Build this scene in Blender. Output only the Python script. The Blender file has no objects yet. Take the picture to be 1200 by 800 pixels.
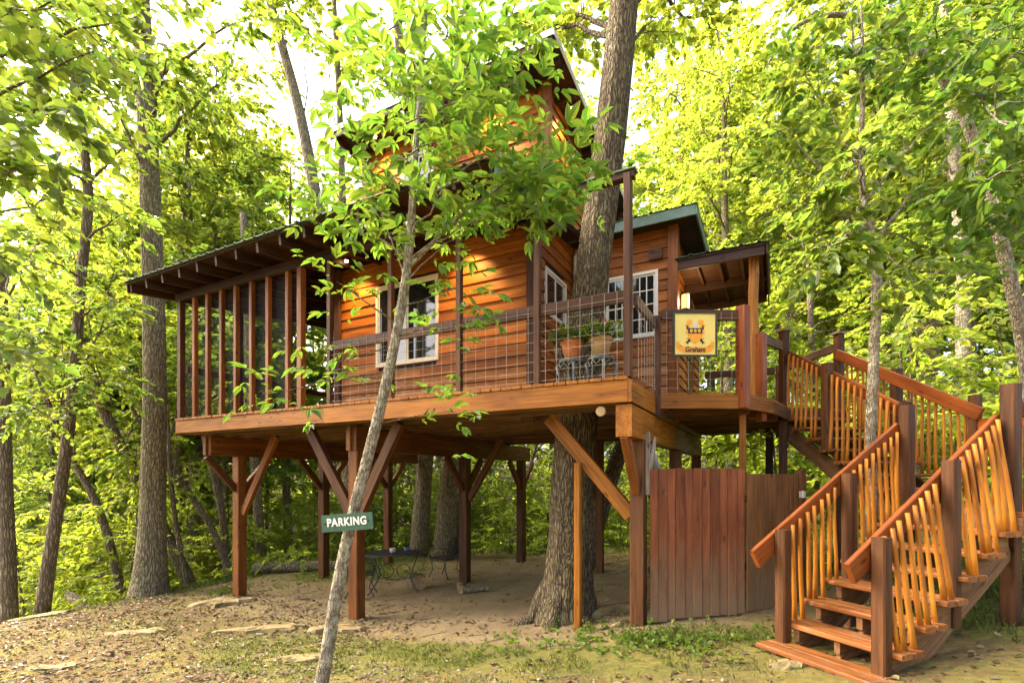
import bpy, math, random
import numpy as np
from mathutils import Vector, Matrix
R = math.radians
random.seed(7)
scene = bpy.context.scene
col = scene.collection

# ------------------------------------------------------------------ camera, sky, sun, exposure
CAM = (1.427, -5.461, 1.65)
YAW = R(27.7)
cd = bpy.data.cameras.new('camera')
cd.sensor_width = 36; cd.lens = 17.7; cd.shift_y = 160 / 1200; cd.clip_start = 0.05; cd.clip_end = 600
cam = bpy.data.objects.new('camera', cd); col.objects.link(cam)
cam.location = CAM; cam.rotation_euler = (R(90), 0, YAW)
scene.camera = cam

SUN_EL, SUN_AZ = R(44), R(-98)          # azimuth from +Y towards +X
world = bpy.data.worlds.new('World'); scene.world = world; world.use_nodes = True
wn = world.node_tree.nodes; wl = world.node_tree.links
sky = wn.new('ShaderNodeTexSky'); sky.sky_type = 'NISHITA'; sky.sun_disc = False
sky.sun_elevation = SUN_EL; sky.sun_rotation = SUN_AZ
sky.air_density = .8; sky.dust_density = 7.0; sky.ozone_density = .4
wn['Background'].inputs[1].default_value = 0.15
wl.new(sky.outputs[0], wn['Background'].inputs[0])
sd = bpy.data.lights.new('sun', 'SUN'); sd.energy = 1.4; sd.angle = R(40); sd.color = (1, .96, .90)
sun = bpy.data.objects.new('sun', sd); col.objects.link(sun)
sdir = Vector((math.sin(SUN_AZ) * math.cos(SUN_EL), math.cos(SUN_AZ) * math.cos(SUN_EL), math.sin(SUN_EL)))
sun.rotation_euler = sdir.to_track_quat('Z', 'Y').to_euler()
vs = scene.view_settings
vs.view_transform = 'Standard'; vs.look = 'None'; vs.gamma = 1; vs.use_curve_mapping = False
vs.exposure = 2.78
vs.use_white_balance = True; vs.white_balance_temperature = 7000; vs.white_balance_tint = 10
scene.cycles.use_denoising = True
scene.cycles.max_bounces = 8; scene.cycles.diffuse_bounces = 5; scene.cycles.transmission_bounces = 8
scene.cycles.glossy_bounces = 3; scene.cycles.transparent_max_bounces = 12
scene.cycles.sample_clamp_indirect = 8
scene.cycles.caustics_reflective = False; scene.cycles.caustics_refractive = False

# ------------------------------------------------------------------ helpers: objects
WM = {}                                  # world matrix of everything built
def link(o, parent=None, M=None):
    col.objects.link(o)
    M = M or Matrix.Identity(4)
    WM[o] = M
    if parent is not None:
        o.parent = parent; o.matrix_parent_inverse = WM[parent].inverted()
    o.matrix_basis = M
    return o
def tag(o, label=None, cat=None, group=None, kind=None):
    if label: o['label'] = label
    if cat: o['category'] = cat
    if group: o['group'] = group
    if kind: o['kind'] = kind
    return o
def empty(name, loc, label=None, cat=None, group=None, rz=0):
    o = bpy.data.objects.new(name, None); o.empty_display_size = .2
    link(o, None, Matrix.Translation(loc) @ Matrix.Rotation(rz, 4, 'Z'))
    return tag(o, label, cat, group)
def np_mesh(name, V, F, mat=None, smooth=False):
    V = np.asarray(V, dtype=np.float32); me = bpy.data.meshes.new(name)
    me.vertices.add(len(V)); me.vertices.foreach_set('co', V.ravel())
    if isinstance(F, np.ndarray):
        n, k = F.shape
        me.loops.add(n * k); me.loops.foreach_set('vertex_index', F.astype(np.int32).ravel())
        me.polygons.add(n); me.polygons.foreach_set('loop_start', np.arange(0, n * k, k, dtype=np.int32))
        me.polygons.foreach_set('loop_total', np.full(n, k, dtype=np.int32))
    else:
        tot = np.array([len(f) for f in F], dtype=np.int32)
        idx = np.array([i for f in F for i in f], dtype=np.int32)
        me.loops.add(len(idx)); me.loops.foreach_set('vertex_index', idx)
        me.polygons.add(len(F)); st = np.zeros(len(F), dtype=np.int32); st[1:] = np.cumsum(tot)[:-1]
        me.polygons.foreach_set('loop_start', st); me.polygons.foreach_set('loop_total', tot)
    me.polygons.foreach_set('use_smooth', np.full(len(me.polygons), bool(smooth)))
    me.update(calc_edges=True); me.validate()
    if mat: me.materials.append(mat)
    return me
def mesh_obj(name, V, F, mat, parent=None, M=None, smooth=False):
    return link(bpy.data.objects.new(name, np_mesh(name, V, F, mat, smooth)), parent, M)
def clone(root, loc, rz=0, scale=1.0, label=None, group=None):
    M = Matrix.Translation(loc) @ Matrix.Rotation(rz, 4, 'Z') @ Matrix.Diagonal((scale, scale, scale, 1))
    r = root.copy(); col.objects.link(r); r.matrix_basis = M; WM[r] = M
    if label: r['label'] = label
    if group: r['group'] = group
    for ch in root.children:
        c = ch.copy(); col.objects.link(c); c.parent = r
        c.matrix_parent_inverse = Matrix.Identity(4); c.matrix_basis = ch.matrix_parent_inverse @ ch.matrix_basis
    return r
class MB:                                # collects shapes that make ONE mesh
    def __init__(s): s.V = []; s.F = []
    def add(s, V, F):
        k = len(s.V); s.V += [tuple(v) for v in V]; s.F += [tuple(i + k for i in f) for f in F]; return s
    def box(s, x0, x1, y0, y1, z0, z1):
        return s.add([(x0,y0,z0),(x1,y0,z0),(x1,y1,z0),(x0,y1,z0),(x0,y0,z1),(x1,y0,z1),(x1,y1,z1),(x0,y1,z1)],
                     [(3,2,1,0),(4,5,6,7),(0,1,5,4),(1,2,6,5),(2,3,7,6),(3,0,4,7)])
    def tube(s, pts, rad, n=6, cap=True):
        V, F = sweep(pts, rad if hasattr(rad, '__len__') else [rad] * len(pts), n, cap); return s.add(V, F)
    def lathe(s, prof, n=16, c=(0,0,0)):
        V = []; F = []
        for r, z in prof:
            for i in range(n):
                a = 2 * math.pi * i / n; V.append((c[0] + r * math.cos(a), c[1] + r * math.sin(a), c[2] + z))
        for j in range(len(prof) - 1):
            for i in range(n):
                F.append((j*n+i, j*n+(i+1) % n, (j+1)*n+(i+1) % n, (j+1)*n+i))
        F.append(tuple(range(n - 1, -1, -1))); F.append(tuple(range((len(prof)-1)*n, len(prof)*n)))
        return s.add(V, F)
    def build(s, name, mat, parent=None, M=None, smooth=False): return mesh_obj(name, s.V, s.F, mat, parent, M, smooth)
def sweep(pts, rad, n=6, cap=True, ridge=0.0, seed=0):
    P = np.array(pts, dtype=float); m = len(P); rad = np.array(rad, dtype=float)
    T = np.gradient(P, axis=0); T /= np.linalg.norm(T, axis=1)[:, None] + 1e-9
    ref = np.array([1.0, 0, 0]) if abs(T[0][0]) < .8 else np.array([0, 1.0, 0])
    V = np.zeros((m, n, 3)); a = np.arange(n) * 2 * math.pi / n
    rg = np.random.default_rng(seed)
    rid = 1 + ridge * rg.standard_normal(n) if ridge else np.ones(n)
    for i in range(m):
        u = np.cross(T[i], ref); u /= np.linalg.norm(u) + 1e-9; v = np.cross(T[i], u)
        if ridge: rid = .75 * rid + .25 * (1 + ridge * rg.standard_normal(n))
        V[i] = P[i] + rad[i] * rid[:, None] * (np.cos(a)[:, None] * u + np.sin(a)[:, None] * v)
    F = []
    for j in range(m - 1):
        for i in range(n): F.append((j*n+i, (j+1)*n+i, (j+1)*n+(i+1) % n, j*n+(i+1) % n))
    if cap: F.append(tuple(range(n))); F.append(tuple(range(m*n-1, (m-1)*n-1, -1)))
    return V.reshape(-1, 3), F
PRISM = {}
def beam(name, p0, p1, w, h, mat, parent=None, up=(0, 0, 1), ch=.006, cut=None):
    """a timber from p0 to p1 (centre line), w wide, h deep, edges chamfered; local X runs with the grain"""
    p0 = Vector(p0); p1 = Vector(p1); L = (p1 - p0).length
    x = (p1 - p0).normalized(); z = Vector(up); z = (z - x * z.dot(x))
    if z.length < 1e-4: z = Vector((1, 0, 0)) - x * x.x
    z.normalize(); y = z.cross(x)
    M = Matrix(((x.x, y.x, z.x, p0.x), (x.y, y.y, z.y, p0.y), (x.z, y.z, z.z, p0.z), (0, 0, 0, 1)))
    key = (round(L, 3), round(w, 4), round(h, 4), mat.name, cut)
    me = PRISM.get(key)
    if me is None:
        a, b = w / 2, h / 2; c = min(ch, a * .5, b * .5)
        sec = [(-a+c,-b),(a-c,-b),(a,-b+c),(a,b-c),(a-c,b),(-a+c,b),(-a,b-c),(-a,-b+c)]
        V = []
        for k, X in enumerate((0, L)):
            for (yy, zz) in sec: V.append((X + ((cut or (0, 0))[k]) * zz, yy, zz))
        F = [(i, (i+1) % 8, 8+(i+1) % 8, 8+i) for i in range(8)]
        F = [f for f in F] + [tuple(range(7, -1, -1)), tuple(range(8, 16))]
        me = np_mesh(name, V, F, mat); PRISM[key] = me
    return link(bpy.data.objects.new(name, me), parent, M)
def spot(px, depth):                     # plan position on the sight line through picture column px
    t = (px - 600) / 590
    return (CAM[0] + depth * (.8854 * t - .4648), CAM[1] + depth * (.4648 * t + .8854))

# ------------------------------------------------------------------ helpers: materials
def nodes(name):
    m = bpy.data.materials.new(name); m.use_nodes = True
    nt = m.node_tree; return m, nt.nodes, nt.links, nt.nodes['Principled BSDF']
def ramp(n, l, src, stops):
    r = n.new('ShaderNodeValToRGB'); e = r.color_ramp.elements
    while len(e) < len(stops): e.new(.5)
    for i, (p, c) in enumerate(stops):
        e[i].position = p; e[i].color = (*c, 1) if len(c) == 3 else c
    l.new(src, r.inputs[0]); return r.outputs[0]
def math_(n, l, op, a, b):
    m = n.new('ShaderNodeMath'); m.operation = op
    for i, v in enumerate((a, b)):
        if isinstance(v, (int, float)): m.inputs[i].default_value = v
        else: l.new(v, m.inputs[i])
    return m.outputs[0]
def mix(n, l, f, a, b, mode='MIX'):
    m = n.new('ShaderNodeMix'); m.data_type = 'RGBA'; m.blend_type = mode
    for s, v in ((0, f), (6, a), (7, b)):
        if isinstance(v, (int, float)): m.inputs[s].default_value = v
        elif isinstance(v, tuple): m.inputs[s].default_value = (*v, 1)
        else: l.new(v, m.inputs[s])
    return m.outputs[2]
def noise(n, l, vec, scale, detail=4, rough=.55):
    t = n.new('ShaderNodeTexNoise'); t.inputs['Scale'].default_value = scale; t.inputs['Detail'].default_value = detail
    t.inputs['Roughness'].default_value = rough
    if vec is not None: l.new(vec, t.inputs['Vector'])
    return t.outputs[0]
def mapping(n, l, vec, scale):
    m = n.new('ShaderNodeMapping'); m.inputs['Scale'].default_value = scale; l.new(vec, m.inputs['Vector']); return m.outputs[0]
def bump(n, l, h, b, strength=.3, dist=.01):
    k = n.new('ShaderNodeBump'); k.inputs['Strength'].default_value = strength; k.inputs['Distance'].default_value = dist
    l.new(h, k.inputs['Height']); l.new(k.outputs[0], b.inputs['Normal'])
def wood(name, light, dark, rough=.55, var=.35, wear=None, wear_amt=.0, grain=22, axis=0, splash=None):
    m, n, l, b = nodes(name)
    tc = n.new('ShaderNodeTexCoord'); oi = n.new('ShaderNodeObjectInfo')
    off = n.new('ShaderNodeVectorMath'); off.operation = 'ADD'
    sc = n.new('ShaderNodeVectorMath'); sc.operation = 'SCALE'; sc.inputs[0].default_value = (37, 19, 53)
    l.new(oi.outputs['Random'], sc.inputs['Scale']); l.new(tc.outputs['Object'], off.inputs[0]); l.new(sc.outputs[0], off.inputs[1])
    s = [grain] * 3; s[axis] = 1.1
    g = noise(n, l, mapping(n, l, off.outputs[0], s), 1.6, 6, .62)
    s2 = [4] * 3; s2[axis] = .8
    g2 = noise(n, l, mapping(n, l, off.outputs[0], s2), 1.3, 3)
    c = ramp(n, l, g, [(.30, dark), (.62, light)])
    c2 = mix(n, l, .75, c, ramp(n, l, g2, [(.30, (.42, .36, .32)), (.58, (1, 1, 1))]), 'MULTIPLY')
    # knots
    s3 = [7] * 3; s3[axis] = 2.6
    vo = n.new('ShaderNodeTexVoronoi'); vo.inputs['Scale'].default_value = 1.0; l.new(mapping(n, l, off.outputs[0], s3), vo.inputs['Vector'])
    kn = ramp(n, l, vo.outputs['Distance'], [(.06, (1, 1, 1)), (.15, (0, 0, 0))])
    c2 = mix(n, l, kn, c2, tuple(v * .55 for v in dark))
    hv = n.new('ShaderNodeHueSaturation'); l.new(c2, hv.inputs['Color'])
    l.new(math_(n, l, 'ADD', math_(n, l, 'MULTIPLY', oi.outputs['Random'], var * 2), 1 - var), hv.inputs['Value'])
    out = hv.outputs[0]
    if wear:
        w = ramp(n, l, noise(n, l, off.outputs[0], 3.2, 6, .7), [(.62 - wear_amt, (0, 0, 0)), (.80 - wear_amt, (1, 1, 1))])
        out = mix(n, l, w, out, wear)
    if splash:
        sx_ = n.new('ShaderNodeSeparateXYZ'); l.new(tc.outputs['Object'], sx_.inputs[0])
        sf = math_(n, l, 'ADD', sx_.outputs[0], math_(n, l, 'MULTIPLY', math_(n, l, 'SUBTRACT', noise(n, l, mapping(n, l, off.outputs[0], (2, 9, 9)), 1.5, 5, .65), .5), 1.5))
        out = mix(n, l, ramp(n, l, sf, [(.10, (.85, .85, .85)), (.95, (0, 0, 0))]), out, splash)
    l.new(out, b.inputs['Base Color'])
    b.inputs['Specular IOR Level'].default_value = .22
    l.new(ramp(n, l, g, [(.3, (rough + .12,) * 3), (.7, (rough - .1,) * 3)]), b.inputs['Roughness'])
    bump(n, l, g, b, .35, .006)
    return m
def plain(name, c, rough=.5, metal=0, var=0, scale=30):
    m, n, l, b = nodes(name)
    tc = n.new('ShaderNodeTexCoord')
    g = noise(n, l, tc.outputs['Object'], scale, 5)
    l.new(ramp(n, l, g, [(.3, tuple(v * (1 - var) for v in c)), (.7, tuple(min(1, v * (1 + var * .5)) for v in c))]), b.inputs['Base Color'])
    b.inputs['Roughness'].default_value = rough; b.inputs['Metallic'].default_value = metal
    if var: bump(n, l, g, b, .15, .003)
    return m
def leafmat(name, c, tr, var=.5, tw=.45):
    m, n, l, b = nodes(name)
    geo = n.new('ShaderNodeNewGeometry'); oi = n.new('ShaderNodeObjectInfo')
    rnd = geo.outputs['Random Per Island']
    def vary(cc):
        hv = n.new('ShaderNodeHueSaturation'); hv.inputs['Color'].default_value = (*cc, 1)
        v = math_(n, l, 'ADD', math_(n, l, 'MULTIPLY', rnd, var), 1 - var * .5)
        v = math_(n, l, 'MULTIPLY', v, math_(n, l, 'ADD', math_(n, l, 'MULTIPLY', oi.outputs['Random'], .3), .85))
        l.new(v, hv.inputs['Value'])
        h = math_(n, l, 'ADD', math_(n, l, 'MULTIPLY', math_(n, l, 'FRACT', math_(n, l, 'MULTIPLY', rnd, 7.3), 0), .05), .475)
        l.new(h, hv.inputs['Hue']); return hv.outputs[0]
    l.new(vary(c), b.inputs['Base Color']); b.inputs['Roughness'].default_value = .45; b.inputs['Specular IOR Level'].default_value = .3
    t = n.new('ShaderNodeBsdfTranslucent'); l.new(vary(tr), t.inputs['Color'])
    mx = n.new('ShaderNodeMixShader'); mx.inputs[0].default_value = tw
    l.new(b.outputs[0], mx.inputs[1]); l.new(t.outputs[0], mx.inputs[2])
    l.new(mx.outputs[0], n['Material Output'].inputs[0])
    return m
def barkmat(name, light, dark, lichen=None, lich_amt=.5, furrow=28):
    m, n, l, b = nodes(name)
    tc = n.new('ShaderNodeTexCoord')
    wob = n.new('ShaderNodeVectorMath'); wob.operation = 'ADD'
    wn_ = n.new('ShaderNodeTexNoise'); wn_.inputs['Scale'].default_value = 5; l.new(tc.outputs['Object'], wn_.inputs['Vector'])
    ws = n.new('ShaderNodeVectorMath'); ws.operation = 'SCALE'; ws.inputs['Scale'].default_value = .09; l.new(wn_.outputs['Color'], ws.inputs[0])
    l.new(tc.outputs['Object'], wob.inputs[0]); l.new(ws.outputs[0], wob.inputs[1])
    v = mapping(n, l, wob.outputs[0], (furrow, furrow, furrow * .17))
    g = noise(n, l, mapping(n, l, tc.outputs['Object'], (furrow * 2, furrow * 2, furrow * .5)), 1.0, 6, .65)
    vo = n.new('ShaderNodeTexVoronoi'); vo.feature = 'DISTANCE_TO_EDGE'; vo.inputs['Scale'].default_value = .8; l.new(v, vo.inputs['Vector'])
    h = math_(n, l, 'ADD', math_(n, l, 'MULTIPLY', g, .35), math_(n, l, 'MINIMUM', math_(n, l, 'MULTIPLY', vo.outputs[0], 1.6), .5))
    c = ramp(n, l, h, [(.20, dark), (.42, tuple((p + q) / 2 for p, q in zip(dark, light))), (.66, light), (.80, tuple(v_ * 1.3 for v_ in light))])
    big = noise(n, l, tc.outputs['Object'], 1.7, 4)
    c = mix(n, l, .6, c, ramp(n, l, big, [(.3, (.55, .55, .5)), (.65, (1, 1, 1))]), 'MULTIPLY')
    if lichen:
        li = ramp(n, l, noise(n, l, tc.outputs['Object'], 14, 6, .7), [(.5 - lich_amt * .15, (0, 0, 0)), (.6 - lich_amt * .1, (1, 1, 1))])
        c = mix(n, l, li, c, lichen)
    l.new(c, b.inputs['Base Color']); b.inputs['Roughness'].default_value = .9; b.inputs['Specular IOR Level'].default_value = .15
    bump(n, l, h, b, 1.0, .06)
    return m
def emit(name, c, s):
    m, n, l, b = nodes(name)
    b.inputs['Base Color'].default_value = (*(v * .3 for v in c), 1); b.inputs['Emission Color'].default_value = (*c, 1); b.inputs['Emission Strength'].default_value = s
    return m

M_SIDING = wood('siding_stain', (.40, .132, .020), (.23, .068, .011), .55, .30)
M_SIDEWORN = wood('siding_worn', (.46, .20, .06), (.30, .11, .03), .6, .22, (.44, .27, .14), .06)
M_FASCIA = wood('amber_timber', (.34, .128, .013), (.18, .060, .007), .5, .12)
M_POST = wood('brown_timber', (.125, .050, .016), (.052, .020, .008), .55, .2)
M_BRACE = wood('orange_timber', (.235, .082, .018), (.105, .034, .009), .5, .25)
M_RAIL = wood('umber_rail', (.098, .045, .024), (.046, .021, .012), .6, .15)
M_STAIRRAIL = wood('red_cedar', (.33, .088, .017), (.18, .044, .010), .42, .15)
M_TREAD = wood('tread_wood', (.36, .135, .034), (.17, .056, .015), .5, .2, (.17, .14, .115), .06)
M_STRINGER = wood('stringer_wood', (.28, .14, .055), (.14, .065, .027), .6, .2, (.27, .2, .12), .05)
M_LOG = wood('peeled_log', (.60, .235, .026), (.36, .115, .012), .42, .2, grain=12, axis=2)
M_DARK = wood('dark_stain', (.060, .030, .020), (.028, .015, .011), .6, .2)
M_JOIST = wood('joist_wood', (.16, .085, .04), (.07, .037, .018), .7, .25)
M_FENCE = wood('fence_stain', (.235, .072, .024), (.12, .036, .013), .6, .28, (.23, .145, .07), -.01, axis=0, splash=(.20, .135, .075))
M_GREY = wood('weathered_grey', (.34, .28, .20), (.16, .12, .085), .75, .15)
M_WHITE = plain('window_vinyl', (.72, .68, .58), .45, 0, .08)
M_GREEN = plain('green_roof_metal', (.10, .16, .115), .45, .3, .2, 8)
M_PALEMETAL = plain('pale_drip_edge', (.55, .57, .53), .4, .3, .1, 8)
M_WIRE = plain('galvanised_wire', (.42, .38, .32), .45, .5)
M_IRON = plain('black_iron', (.03, .03, .032), .5, .4, .3)
M_VERDI = plain('grey_cast_iron', (.12, .14, .14), .6, .3, .4)
M_TERRA = plain('terracotta', (.48, .17, .07), .7, 0, .2, 14)
M_TANPOT = plain('tan_pot', (.36, .25, .12), .6, 0, .15, 14)
M_SOIL = plain('pot_soil', (.035, .022, .014), .9, 0, .4)
M_BLIND = plain('grey_blind', (.30, .30, .30), .6)
M_PVC = plain('pale_pipe', (.5, .47, .40), .4, 0, .1)
M_ROCK = None
m, n, l, b = nodes('window_glass')
b.inputs['Base Color'].default_value = (.012, .016, .015, 1); b.inputs['Roughness'].default_value = .04; b.inputs['IOR'].default_value = 1.9
M_GLASS = m
m, n, l, b = nodes('insect_screen')
tr = n.new('ShaderNodeBsdfTransparent'); mx = n.new('ShaderNodeMixShader'); mx.inputs[0].default_value = .12
b.inputs['Base Color'].default_value = (.05, .05, .05, 1); b.inputs['Roughness'].default_value = .8
l.new(tr.outputs[0], mx.inputs[1]); l.new(b.outputs[0], mx.inputs[2]); l.new(mx.outputs[0], n['Material Output'].inputs[0])
M_SCREEN = m

# ------------------------------------------------------------------ terrain
GX = np.array([-80, -40, -24, -17, -13.5, -11.2, -9.6, -8.1, -6, -4.4, -3, -2, -1, 0, 1.2, 2.4, 4, 7, 12, 25, 60, 120.])
GZ = np.array([-16, -12, -7, -3.8, -1.9, -.98, -.78, -.70, -.62, -.56, -.48, -.38, -.25, -.11, .05, .18, .42, 1.0, 1.9, 3.6, 7, 10.])
def smooth01(a): a = np.clip(a, 0, 1); return a * a * (3 - 2 * a)
def hnoise(x, y):
    return (.5 * np.sin(x * .9 + 1.3 * np.sin(y * .7)) * np.cos(y * 1.1 + .4) + .3 * np.sin(x * 2.3 + y * 1.7) + .25 * np.sin(3.9 * x - 2.7 * y + 1)
            + .15 * np.sin(7.1 * x + 5.3 * y) + .12 * np.cos(11.3 * y - 6.1 * x))
def ground(x, y):
    x = np.asarray(x, float); y = np.asarray(y, float)
    z = (np.interp(x - .5, GX, GZ) + np.interp(x, GX, GZ) + np.interp(x + .5, GX, GZ)) / 3
    z = z - .9 * smooth01((y - 8.5) / 6) * smooth01((2 - x) / 6) - .16 * np.maximum(0, y - 13) * smooth01((1 - x) / 8)
    z = z + .10 * smooth01((y - 4) / 4) * smooth01((x + 8) / 5)
    amp = .022 + .05 * smooth01((-8.5 - x) / 3) + .05 * smooth01((y - 7) / 4)
    return z + amp * hnoise(x, y)
def gz(x, y): return float(ground(x, y))

xs = np.unique(np.concatenate([np.arange(-90, -16, 3.), np.arange(-16, 7, .14), np.arange(7, 90, 3.)]))
ys = np.unique(np.concatenate([np.arange(-40, -6, 3.), np.arange(-6, 9, .14), np.arange(9, 18, .5), np.arange(18, 110, 4.)]))
XX, YY = np.meshgrid(xs, ys); ZZ = ground(XX, YY)
V = np.stack([XX, YY, ZZ], -1).reshape(-1, 3); nx, ny = len(xs), len(ys)
I = (np.arange(ny - 1)[:, None] * nx + np.arange(nx - 1)[None, :]).ravel()
F = np.stack([I, I + 1, I + nx + 1, I + nx], -1)
m, n, l, b = nodes('forest_soil')
tc = n.new('ShaderNodeTexCoord'); at1 = n.new('ShaderNodeAttribute'); at1.attribute_name = 'grassy'
at2 = n.new('ShaderNodeAttribute'); at2.attribute_name = 'gravelly'; at3 = n.new('ShaderNodeAttribute'); at3.attribute_name = 'bare'
O = tc.outputs['Object']
n1 = noise(n, l, O, 2.2, 8, .65); n2 = noise(n, l, O, 14, 6, .7); n3 = noise(n, l, O, 60, 4, .7)
vo = n.new('ShaderNodeTexVoronoi'); vo.inputs['Scale'].default_value = 26; l.new(O, vo.inputs['Vector'])
litter = mix(n, l, .55, ramp(n, l, n2, [(.3, (.05, .037, .016)), (.5, (.115, .084, .036)), (.7, (.20, .147, .06))]), mix(n, l, .6, (.20, .14, .055), vo.outputs['Color'], 'MULTIPLY'))
dirt = mix(n, l, .5, ramp(n, l, n1, [(.3, (.12, .084, .044)), (.65, (.27, .20, .112))]), ramp(n, l, n3, [(.35, (.12, .082, .043)), (.65, (.28, .207, .12))]))
gravel = mix(n, l, .6, ramp(n, l, n3, [(.35, (.11, .075, .035)), (.6, (.24, .172, .08))]), mix(n, l, .5, (.23, .16, .072), vo.outputs['Color'], 'MULTIPLY'))
grass = ramp(n, l, n2, [(.3, (.07, .075, .02)), (.55, (.12, .118, .03)), (.75, (.19, .145, .055))])
def soft(att, lo=.35, hi=.6):
    s = math_(n, l, 'ADD', att.outputs['Fac'], math_(n, l, 'MULTIPLY', math_(n, l, 'SUBTRACT', n1, .5), .9))
    return ramp(n, l, s, [(lo, (0, 0, 0)), (hi, (1, 1, 1))])
c = mix(n, l, soft(at3), litter, dirt); c = mix(n, l, soft(at2), c, gravel); c = mix(n, l, soft(at1), c, grass)
n4 = noise(n, l, O, .9, 7, .68); c = mix(n, l, math_(n, l, 'MULTIPLY', ramp(n, l, n4, [(.46, (0, 0, 0)), (.57, (.8, .8, .8))]), math_(n, l, 'SUBTRACT', 1, math_(n, l, 'MULTIPLY', at3.outputs['Fac'], .8))), c, ramp(n, l, n2, [(.3, (.10, .092, .022)), (.7, (.24, .20, .055))]))
l.new(c, b.inputs['Base Color']); b.inputs['Roughness'].default_value = .95; b.inputs['Specular IOR Level'].default_value = .1
bump(n, l, math_(n, l, 'ADD', math_(n, l, 'MULTIPLY', n2, .6), math_(n, l, 'MULTIPLY', n3, .4)), b, .8, .05)
gobj = mesh_obj('ground', V, F, m, smooth=True); tag(gobj, kind='structure')
def blob(x, y, cx, cy, rx, ry): return np.exp(-(((x - cx) / rx) ** 2 + ((y - cy) / ry) ** 2))
x, y = V[:, 0], V[:, 1]
bare = np.clip(blob(x, y, -4.5, 3, 5.5, 3.2) * 1.4 + blob(x, y, -1, 2, 2, 2), 0, 1)
grs = np.clip(blob(x, y, -1.2, -.75, 2.6, .55) + blob(x, y, -3.9, -1.3, 1.6, .8) + blob(x, y, 1.0, .2, 1.0, .5) * .8 + smooth01((y - 6.8) / 1.5) * .9
              + blob(x, y, 4.2, 3.6, 2.0, 2.5) + blob(x, y, 3.7, 1.4, 1.3, 1.3) + .7 * blob(x, y, -7.6, 4.2, 1.8, 1.5) + smooth01((-10.2 - x) / 1.5) * .7 + blob(x, y, -8.3, 5, 1.5, 2.5) * .7, 0, 1)
grv = np.clip(smooth01((-1.35 - y) / .6) * smooth01((x + 3.6) / 1.2), 0, 1) * (1 - .8 * blob(x, y, -3.9, -1.3, 1.2, .8))
for nm, a in (('grassy', grs), ('gravelly', grv), ('bare', bare)):
    at = gobj.data.attributes.new(nm, 'FLOAT', 'POINT'); at.data.foreach_set('value', a.astype(np.float32))

# ------------------------------------------------------------------ treehouse
DZ = 2.76                                 # deck level
house = empty('treehouse', (-3.5, 3, DZ), 'small orange-stained wooden treehouse with loft and screened porch on tall posts', 'treehouse')

def siding(wallname, o, d, L, z0, ztop, nrm, openings=(), mat=M_SIDING, worn=None, course=.165):
    """lap siding: o start (x,y), d direction, nrm outward normal; openings (u0,u1,z0,z1)"""
    o = Vector((*o, 0)); d = Vector((*d, 0)); nv = Vector((*nrm, 0))
    zt = (lambda u: ztop) if not callable(ztop) else ztop
    zmax = max(zt(0), zt(L))
    w = MB(); t = .05
    def pt(u, off, z): return o + d * u + nv * off + Vector((0, 0, z))
    # backing built as strips round the openings
    us = sorted({0, L, *[q for op in openings for q in op[:2]]})
    for ua, ub in zip(us[:-1], us[1:]):
        segs = [(z0, None)]
        for (a, bb, c, e) in openings:
            if ua >= a - 1e-6 and ub <= bb + 1e-6: segs = [(z0, c), (e, None)]
        for (za, zb) in segs:
            P = [pt(ua, -t, za), pt(ub, -t, za), pt(ub, 0, za), pt(ua, 0, za)]
            Z = [zb if zb else zt(ua), zb if zb else zt(ub)]
            P += [pt(ua, -t, Z[0]), pt(ub, -t, Z[1]), pt(ub, 0, Z[1]), pt(ua, 0, Z[0])]
            w.add(P, [(3,2,1,0),(4,5,6,7),(0,1,5,4),(1,2,6,5),(2,3,7,6),(3,0,4,7)])
    wall = w.build(wallname, M_DARK, house)
    k = 0; z = z0
    while z < zmax - .02:
        h = min(course, zmax - z)
        spans = [(0, L)]
        for (a, bb, c, e) in openings:
            if z + h > c + .01 and z < e - .01:
                ns = []
                for (p, q) in spans:
                    if a > p: ns.append((p, min(q, a)))
                    if bb < q: ns.append((max(p, bb), q))
                spans = ns
        for (p, q) in spans:
            if q - p < .04: continue
            pieces = [(p, q)]
            if q - p > 2.2 and k % 2: r_ = p + (q - p) * random.uniform(.3, .7); pieces = [(p, r_ - .003), (r_ + .003, q)]
            for (a, e) in pieces:
                zh = lambda u: min(z + h, zt(u))
                if zh(a) - z < .03 and zh(e) - z < .03: continue
                j = random.uniform(-.003, .003)
                b0, b1 = .034 + j, .012 + j
                # local frame: X along board
                ux = e - a; h0, h1 = max(.01, zh(a) - z) - .004, max(.01, zh(e) - z) - .004
                Vv = [(0, .001, 0), (ux, .001, 0), (ux, b0, 0), (0, b0, 0), (0, .001, h0), (ux, .001, h1), (ux, b1, h1), (0, b1, h0),
                      (0, b0 + .001, .012), (ux, b0 + .001, .012)]
                Ff = [(3,2,1,0), (4,5,6,7), (0,1,5,4), (9,6,7,8)[::-1], (3,8,9,2)[::-1], (1,2,9,6,5), (3,0,4,7,8)]
                Mx = Matrix(((d.x, nv.x, 0, 0), (d.y, nv.y, 0, 0), (0, 0, 1, 0), (0, 0, 0, 1)))
                Mx.translation = pt(a, 0, z)
                mm = mat
                if worn and z + h < worn and random.random() < .75: mm = M_SIDEWORN
                mesh_obj('siding_board', Vv, Ff, mm, wall, Mx)
        z += h; k += 1
    return wall
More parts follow.
